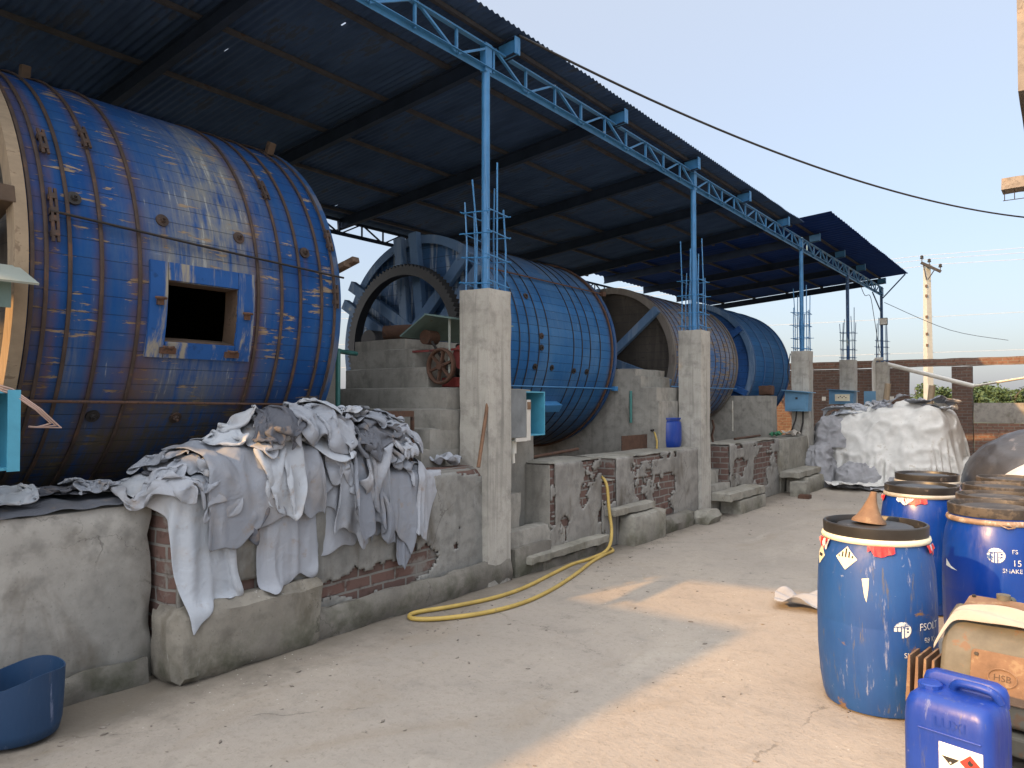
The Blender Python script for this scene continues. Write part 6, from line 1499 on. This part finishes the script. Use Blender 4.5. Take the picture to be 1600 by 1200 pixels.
mound('hide_heap', 'grey packed heap of hides under the white tarpaulin', 'heap', (-2.72, 15.95, 0.0), 0.95, 0.72, 1.15, 'hide', 2.3, wr=0.03, fr=1.5, p=3.2, ridge=0.02)
SK = [(-3.82, 14.85, 0.0, 0.26, 0.3, 0.78, 'tall grey sack standing at the left foot of the tarpaulin heap'), (-3.72, 15.35, 0.72, 0.30, 0.34, 0.55, 'bulging grey sack with an orange stain above the tall sack'), (-3.15, 14.95, 0.0, 0.42, 0.32, 0.42, 'low grey sack under the front edge of the white tarpaulin'), (-2.35, 15.0, 0.0, 0.45, 0.3, 0.26, 'flat sack under the right front edge of the white tarpaulin'), (-1.95, 15.6, 0.0, 0.3, 0.35, 0.62, 'grey brown sack at the right end of the white tarpaulin')]
for i, (x, y, z, a_, b_, h_, lb) in enumerate(SK):
    mound('sack', lb, 'sack', (x, y, z), a_, b_, h_, 'sack_grey', 5 + i, wr=0.05, fr=3, p=2.7, ridge=0.085, group='sacks round the tarpaulin heap', n=80, m=36)
HID = [o for o in COL.objects if o.name.startswith('hide') and o.get('group') == 'hides heaped on the low wall']
def mdim(o, k): return max(v.co[k] for v in o.data.vertices) - min(v.co[k] for v in o.data.vertices)
HID = [o for o in HID if 0.14 < mdim(o, 2) < 0.34 and max(mdim(o, 0), mdim(o, 1)) < 0.75] or HID
def hide_copy(i, x, y, z, rz, label, group, sc_=1.0):
    c = HID[i % len(HID)].copy(); COL.objects.link(c); c.location = (x, y, z); c.rotation_euler = (0, 0, rz); c.scale = (sc_, sc_, sc_)
    return tag(c, label, 'hide', group)
for i in range(10):
    x = -3.75 + 0.21 * i; y = 15.85 + rng.uniform(-.2, .25)
    z = 1.26 + (0.16 if i > 1 else 0.0) + rng.uniform(-.03, .05)
    hide_copy(i, x, y if i > 1 else 15.45, z, rng.uniform(0, 6), 'grey hide lying crumpled on top of the tarpaulin heap', 'hides on top of the tarpaulin heap')
hide_copy(3, -1.85, 15.75, 1.36, 2.0, 'grey hide hanging off the top right corner of the tarpaulin heap', None)
for i, (x, y) in enumerate(((-3.0, 14.45), (-2.6, 14.4), (-2.2, 14.5))):
    loose_sheet('hide', 0.6, 0.3, 0.01, (x, y, 0), 0.3 * i, 0.6, 'hide', 'flat grey hide scrap on the ground before the tarpaulin heap', 'hide', 230 + i, group='hide scraps before the tarpaulin heap')
for i, (x, z0, z1, dx) in enumerate(((-3.05, 1.3, 1.98, 0.08), (-2.25, 1.3, 1.93, 0.08))):
    tubething('post', [(x, 16.8, z0), (x + dx, 16.8, z1)], 0.06, 'timber_pale', ('left' if i == 0 else 'right') + ' one of two stub posts standing behind the tarpaulin heap', 'post', 10)
mound('covered_mound', 'mound under a black plastic sheet at the right, before the far wall', 'mound', (-0.15, 12.4, 0), 1.15, 1.1, 1.22, 'tarp_black', 8.2, wr=0.04, fr=1.3, p=2.5, ridge=0.05, n=90, m=40)
mound('covered_mound', 'mound under a white sheet at the right edge, in front of the black one', 'mound', (0.12, 10.0, 0), 1.02, 0.9, 1.02, 'sack_white', 9.6, wr=0.015, fr=1.0, p=2.2, ridge=0.015, n=90, m=40)
for i, (x, y, z) in enumerate(((-1.35, 15.6, 0.0), (-1.2, 15.8, 0.16), (-1.3, 16.0, 0.30))):
    mound('sack', 'cream folded sack in the low stack between the tarpaulin heap and the black mound', 'sack', (x, y, z), 0.42, 0.4, 0.26, 'sack_white', 15 + i, wr=0.04, fr=3, p=2.4, ridge=0.07, n=40, m=14, group='folded sacks by the black mound')

# ------------------------------------------------------------------ far boundary wall
fw = thing('boundary_wall', 'far brick boundary wall with two large unglazed openings', 'wall', (-2.5, 24.1, 0))
T0, T1 = 24.0, 24.23
mb = MB(); mb.rough(-9.6, -3.70, T0, T1, 0, 2.60, 0.3, 0.008, 0.01); mb.build('brick_panel', 'brick_far', fw, smooth=40)
for x0, x1 in ((-2.63, -2.12), (0.35, 0.85), (3.2, 3.7)):
    mb = MB(); mb.rough(x0, x1, T0 - 0.003, T1, 0, 2.60, 0.2, 0.008, 0.01); mb.build('brick_pillar', 'brick_far', fw, smooth=40)
mb = MB(); mb.rough(-9.6, 6.5, T0 - 0.006, T1, 2.604, 2.84, 0.25, 0.012, 0.012); mb.build('lintel_course', 'brick_lit', fw, smooth=40)
for x0, x1 in ((-3.696, -2.634), (-2.116, 0.346), (0.854, 3.196), (3.704, 6.5)):
    mb = MB(); mb.rough(x0, x1, T0 + 0.03, T1 - 0.02, 1.02, 1.58, 0.25, 0.006, 0.01); mb.build('rendered_panel', 'plaster_far', fw, smooth=40)
    mb = MB(); mb.rough(x0, x1, T0 + 0.008, T1, 0, 1.015, 0.25, 0.006, 0.008); mb.build('brick_base', 'brick_lit', fw, smooth=40)
for i, x in enumerate((-6.1, -4.2)):
    mb = MB(); mb.box(x, x + 0.11, T0 - 0.012, T0 - 0.004, 1.64, 1.76); mb.build('lit_vent_plate', 'pvc_pale', fw)  # pale plates on the wall, coloured as light through small vents
dp = thing('drain_pipe', 'pale plastic pipe sloping down from the farthest column across the boundary wall', 'pipe', (-4.1, 23.0, 2.0))
mb = MB(); mb.tube([(-4.12, 22.7, 2.68), (-2.05, 23.4, 2.03)], 0.06, 12); mb.build('sloping_length', 'pvc_pale', dp, smooth=50)
mb = MB(); mb.tube([(-2.05, 23.4, 2.03), (1.5, 23.6, 2.66)], 0.035, 10); mb.build('rising_length', 'ring_steel', dp, smooth=50)
mb = MB(); mb.tube([(-4.36, 22.62, 0.95), (-4.36, 22.62, 2.7), (-4.3, 22.6, 2.8), (-4.12, 22.62, 2.8)], 0.05, 12); mb.build('down_pipe', 'pvc_pale', dp, smooth=50)
fl = thing('floodlight', 'small square floodlight on the farthest column post', 'floodlight', (-4.1, 22.7, 3.9))
mb = MB(); mb.box(-4.2, -4.0, 22.62, 22.70, 3.75, 3.95); mb.build('lamp_housing', 'iron_dark', fl, bevel=0.01)
mb = MB(); mb.box(-4.185, -4.015, 22.612, 22.62, 3.765, 3.935); mb.build('lamp_glass', 'lamp_face', fl)
tubething('cable', smooth_path([(-4.15, 20.0, 4.58), (-4.16, 20.6, 4.35), (-4.15, 21.2, 4.4), (-4.16, 21.7, 3.9), (-4.16, 22.3, 3.1), (-4.15, 22.55, 2.95)], 4), 0.008, 'cable_black', 'thin cable drooping from the front truss to the farthest column', 'cable', 5)
tubething('cable', smooth_path([(-4.1, 22.8, 4.4), (-2.8, 25.5, 3.75), (-1.5, 28, 3.55)], 5), 0.008, 'cable_black', 'thin cable leaving the shed corner behind the utility pole', 'cable', 5)
# overhead cable to the building on the right
A0, A1 = Vector((-4.02, 5.42, 5.0)), Vector((-0.45, 13.2, 4.32))
cp = []
for i in range(29):
    t = i / 28; p = A0.lerp(A1, t); p.z -= 4 * 0.30 * t * (1 - t); cp.append(p)
tubething('overhead_cable', cp, 0.012, 'cable_black', 'sagging black cable from the shed roof across the sky to the building at the right', 'cable', 8)

# utility pole and wires
up = thing('utility_pole', 'pale concrete utility pole beyond the boundary wall', 'pole', (-4.52, 34, 0))
mb = MB(); V = []; 
mb.tube([(-4.53, 34, 0), (-4.53, 34, 7.2)], [0.20, 0.135], 4); 
o_ = mb.build('pole_shaft', 'pole_concrete', up)
for z in (5.05, 4.35, 5.9, 6.3, 3.9):
    mb = MB(); mb.box(-4.58, -4.50, 33.80, 33.86, z - 0.05, z + 0.05); mb.build('recess_shade_block', 'timber_dark', up)  # raised dark blocks, coloured as the shade inside recesses of the pole
mb = MB(); mb.bar((-4.70, 33.7, 7.25), (-4.02, 33.9, 6.83), 0.09, 0.10); mb.build('cross_arm', 'iron_dark', up)
for f in (0.05, 0.42, 0.97):
    p = Vector((-4.70, 33.7, 7.25)).lerp(Vector((-4.02, 33.9, 6.83)), f)
    mb = MB(); mb.lathe([(0.015, 0.0), (0.015, 0.16), (0.06, 0.17), (0.075, 0.2), (0.05, 0.23), (0.065, 0.27), (0.03, 0.31), (0.0, 0.31)], 12, tuple(p)); mb.build('insulator', 'iron_dark', up, smooth=40)
mb = MB(); mb.tube([(-4.53, 33.82, 6.55), (-4.62, 33.75, 7.15)], 0.02, 5); mb.build('arm_brace', 'iron_dark', up)
mb = MB(); mb.tube([(-4.47, 33.82, 6.55), (-4.22, 33.82, 6.95)], 0.02, 5); mb.build('arm_brace', 'iron_dark', up)
for i, f in enumerate((0.05, 0.42, 0.97)):
    p = Vector((-4.70, 33.7, 7.25)).lerp(Vector((-4.02, 33.9, 6.83)), f) + Vector((0, 0, 0.3))
    for s_, q in ((1, Vector((34, 40, 9.2 - 0.5 * i))), (-1, Vector((-44, 26, 7.5 - 0.4 * i)))):
        pts = [p.lerp(q, t) - Vector((0, 0, 4 * 0.5 * t * (1 - t))) for t in np.linspace(0, 1, 15)]
        tubething('power_line', pts, 0.009, 'wire_pale', 'thin pale power line strung from the insulators of the utility pole', 'power line', 5, 'power lines on the utility pole')
for i, (za, zb) in enumerate(((5.0, 5.9), (3.7, 4.3))):
    p, q = Vector((-44, 26, za)), Vector((34, 42, zb))
    pts = [p.lerp(q, t) - Vector((0, 0, 4 * 0.4 * t * (1 - t))) for t in np.linspace(0, 1, 19)]
    tubething('power_line', pts, 0.008, 'wire_pale', ('upper' if i == 0 else 'lower') + ' of two faint wires crossing the sky below the cross arm of the utility pole', 'power line', 5)

# ------------------------------------------------------------------ far trees and house
def leaf_crown(mb, c, rx, ry, rz, nleaf, rd, size):
    cl = [(rd.gauss(0, .45), rd.gauss(0, .45), rd.uniform(-.6, .7), rd.uniform(.25, .5)) for _ in range(14)]
    for _ in range(nleaf):
        q = rd.choice(cl); u_ = Vector((rd.gauss(0, 1), rd.gauss(0, 1), rd.gauss(0, 1))).normalized() * q[3] * rd.random() ** 0.4
        p = Vector((c[0] + (q[0] + u_.x) * rx, c[1] + (q[1] + u_.y) * ry, c[2] + (q[2] + u_.z) * rz))
        a_ = Vector((rd.gauss(0, 1), rd.gauss(0, 1), rd.gauss(0, .6))).normalized(); b_ = a_.cross(Vector((rd.gauss(0, 1), rd.gauss(0, 1), 1))).normalized()
        s_ = size * rd.uniform(.6, 1.3)
        mb.add([p - a_ * s_, p + b_ * s_ * .6, p + a_ * s_, p - b_ * s_ * .6], [(0, 1, 2, 3)])
rdt = random.Random(4)
TR = [(-6.6, 62, 3.6, 'bushy tree seen at the left of the first wall opening'), (-5.1, 70, 4.0, 'bright tree behind the utility pole foot in the first opening'), (-3.2, 66, 3.9, 'broad bush at the right of the first wall opening'), (-1.6, 75, 3.4, 'tree hidden mostly by the middle brick pillar'), (0.6, 80, 3.0, 'low bush just right of the middle pillar'), (2.6, 72, 3.0, 'low round bush in the middle of the second opening'), (4.6, 84, 3.2, 'bush beside the far pink house'), (6.0, 60, 3.3, 'dark palm like bush at the right edge'), (-9.0, 74, 4.2, 'tree behind the left brick panel'), (9, 80, 4, 'tree out beyond the right edge'), (1.6, 95, 3.6, 'distant low tree between two nearer bushes'), (-4.2, 95, 4.2, 'distant tree behind the broad bush')]
for (x, y, h_, lb) in TR:
    xx = x * y / 62.0; h_ *= 0.78
    t = thing('tree', lb, 'tree', (xx, y, 0), 'far trees beyond the boundary wall')
    mb = MB(); mb.tube([(xx, y, 0), (xx + 0.1, y, h_ * 0.35), (xx - 0.05, y, h_ * 0.7)], [0.14, 0.10, 0.04], 7)
    for q in range(4): mb.tube([(xx, y, h_ * (0.3 + 0.08 * q)), (xx + rdt.uniform(-1, 1), y + rdt.uniform(-1, 1), h_ * (0.55 + 0.1 * q))], [0.05, 0.02], 5)
    mb.build('trunk', 'bark', t, smooth=50)
    mb = MB(); leaf_crown(mb, (xx, y, h_ * 0.55), 1.9, 1.6, h_ * 0.42, 2200, rdt, 0.15); mb.build('crown', 'leaf', t)
hs = thing('house', 'far pinkish flat roofed house with a row of windows at the right edge', 'house', (14, 110, 0))
mb = MB(); mb.box(9.0, 21, 110, 118, 0, 6.0); mb.build('house_wall', 'pink_render', hs)
mb = MB(); mb.box(8.7, 21.3, 109.6, 118.4, 6.0, 6.35); mb.build('house_roof', 'pvc_pale', hs)
for k in range(5):
    for z in (1.2, 4.2):
        mb = MB(); mb.box(9.8 + 2.2 * k, 10.9 + 2.2 * k, 109.95, 110.0, z, z + 1.2); mb.build('window', 'glass_dark', hs)

# ------------------------------------------------------------------ building at the right edge and an unseen one added behind the viewer for shade
bd = thing('building', 'tan rendered building whose overhanging upper floor shows at the top right edge', 'building', (0.9, 14.5, 0))
mb = MB(); mb.rough(-0.37, 5, 13.05, 18, 0.0, 6.15, 0.6, 0.01, 0.01); mb.build('lower_storey', 'tan_render', bd, smooth=30)
mb = MB(); mb.rough(-0.535, 5, 13.0, 18, 6.15, 9.6, 0.6, 0.01, 0.01); mb.build('upper_storey', 'tan_render', bd, smooth=30)
mb = MB(); mb.rough(-0.74, 1.5, 12.7, 13.04, 4.66, 4.84, 0.2, 0.006, 0.01); mb.build('window_shade', 'tan_render', bd, smooth=30)
mb = MB()
for k in range(5): mb.tube([(-0.70 + 0.12 * k, 12.78, 4.66), (-0.70 + 0.12 * k, 12.78, 4.52)], 0.006, 5)
mb.tube([(-0.72, 12.78, 4.52), (0.5, 12.78, 4.52)], 0.006, 5); mb.build('window_grille', 'iron_dark', bd)
shade_building = thing('building', 'unseen brick building added behind the viewer, its roof edge shaped to shade the near yard', 'building', (-9, -9, 0))
mb = MB(); mb.prism([(-17, -14), (-5.9, -14), (-5.35, -6.3), (-17, -6.3)], 0, 4.8); mb.build('walls', 'brick_far', shade_building)
mb = MB(); mb.prism([(-17.3, -14.3), (-5.75, -14.3), (-5.05, -5.72), (-17.3, -5.72)], 4.8, 5.0); mb.build('roof_slab', 'plaster_far', shade_building)

# ------------------------------------------------------------------ litter on the yard
mb = MB(); rd = random.Random(3)
for _ in range(1100):
    x = rd.uniform(-3.9, 0.4); y = rd.uniform(1.0, 13.5)
    if rd.random() < 0.35: x = -3.85 + abs(rd.gauss(0, .25))
    s_ = rd.choice((0.002, 0.003, 0.003, 0.004, 0.005, 0.006, 0.010)) * rd.uniform(.6, 1.2); a_ = rd.uniform(0, PI)
    q = [(math.cos(a_ + k * PI / 2 + rd.uniform(-.3, .3)) * s_ * (1.6 if k % 2 else 0.7), math.sin(a_ + k * PI / 2) * s_ * (1.6 if k % 2 else 0.7)) for k in range(4)]
    z0 = 0.005 + 0.012 * mnoise.noise(Vector((x * 0.6, y * 0.6, 3))) + 0.005 * mnoise.noise(Vector((x * 2.1, y * 2.1, 9)))
    mb.prism([(x + u_, y + v_) for u_, v_ in q], z0, z0 + s_ * 0.5)
tag(mb.build('litter', 'debris', None), 'small dark and pale scraps scattered over the yard floor', 'litter', kind='stuff')
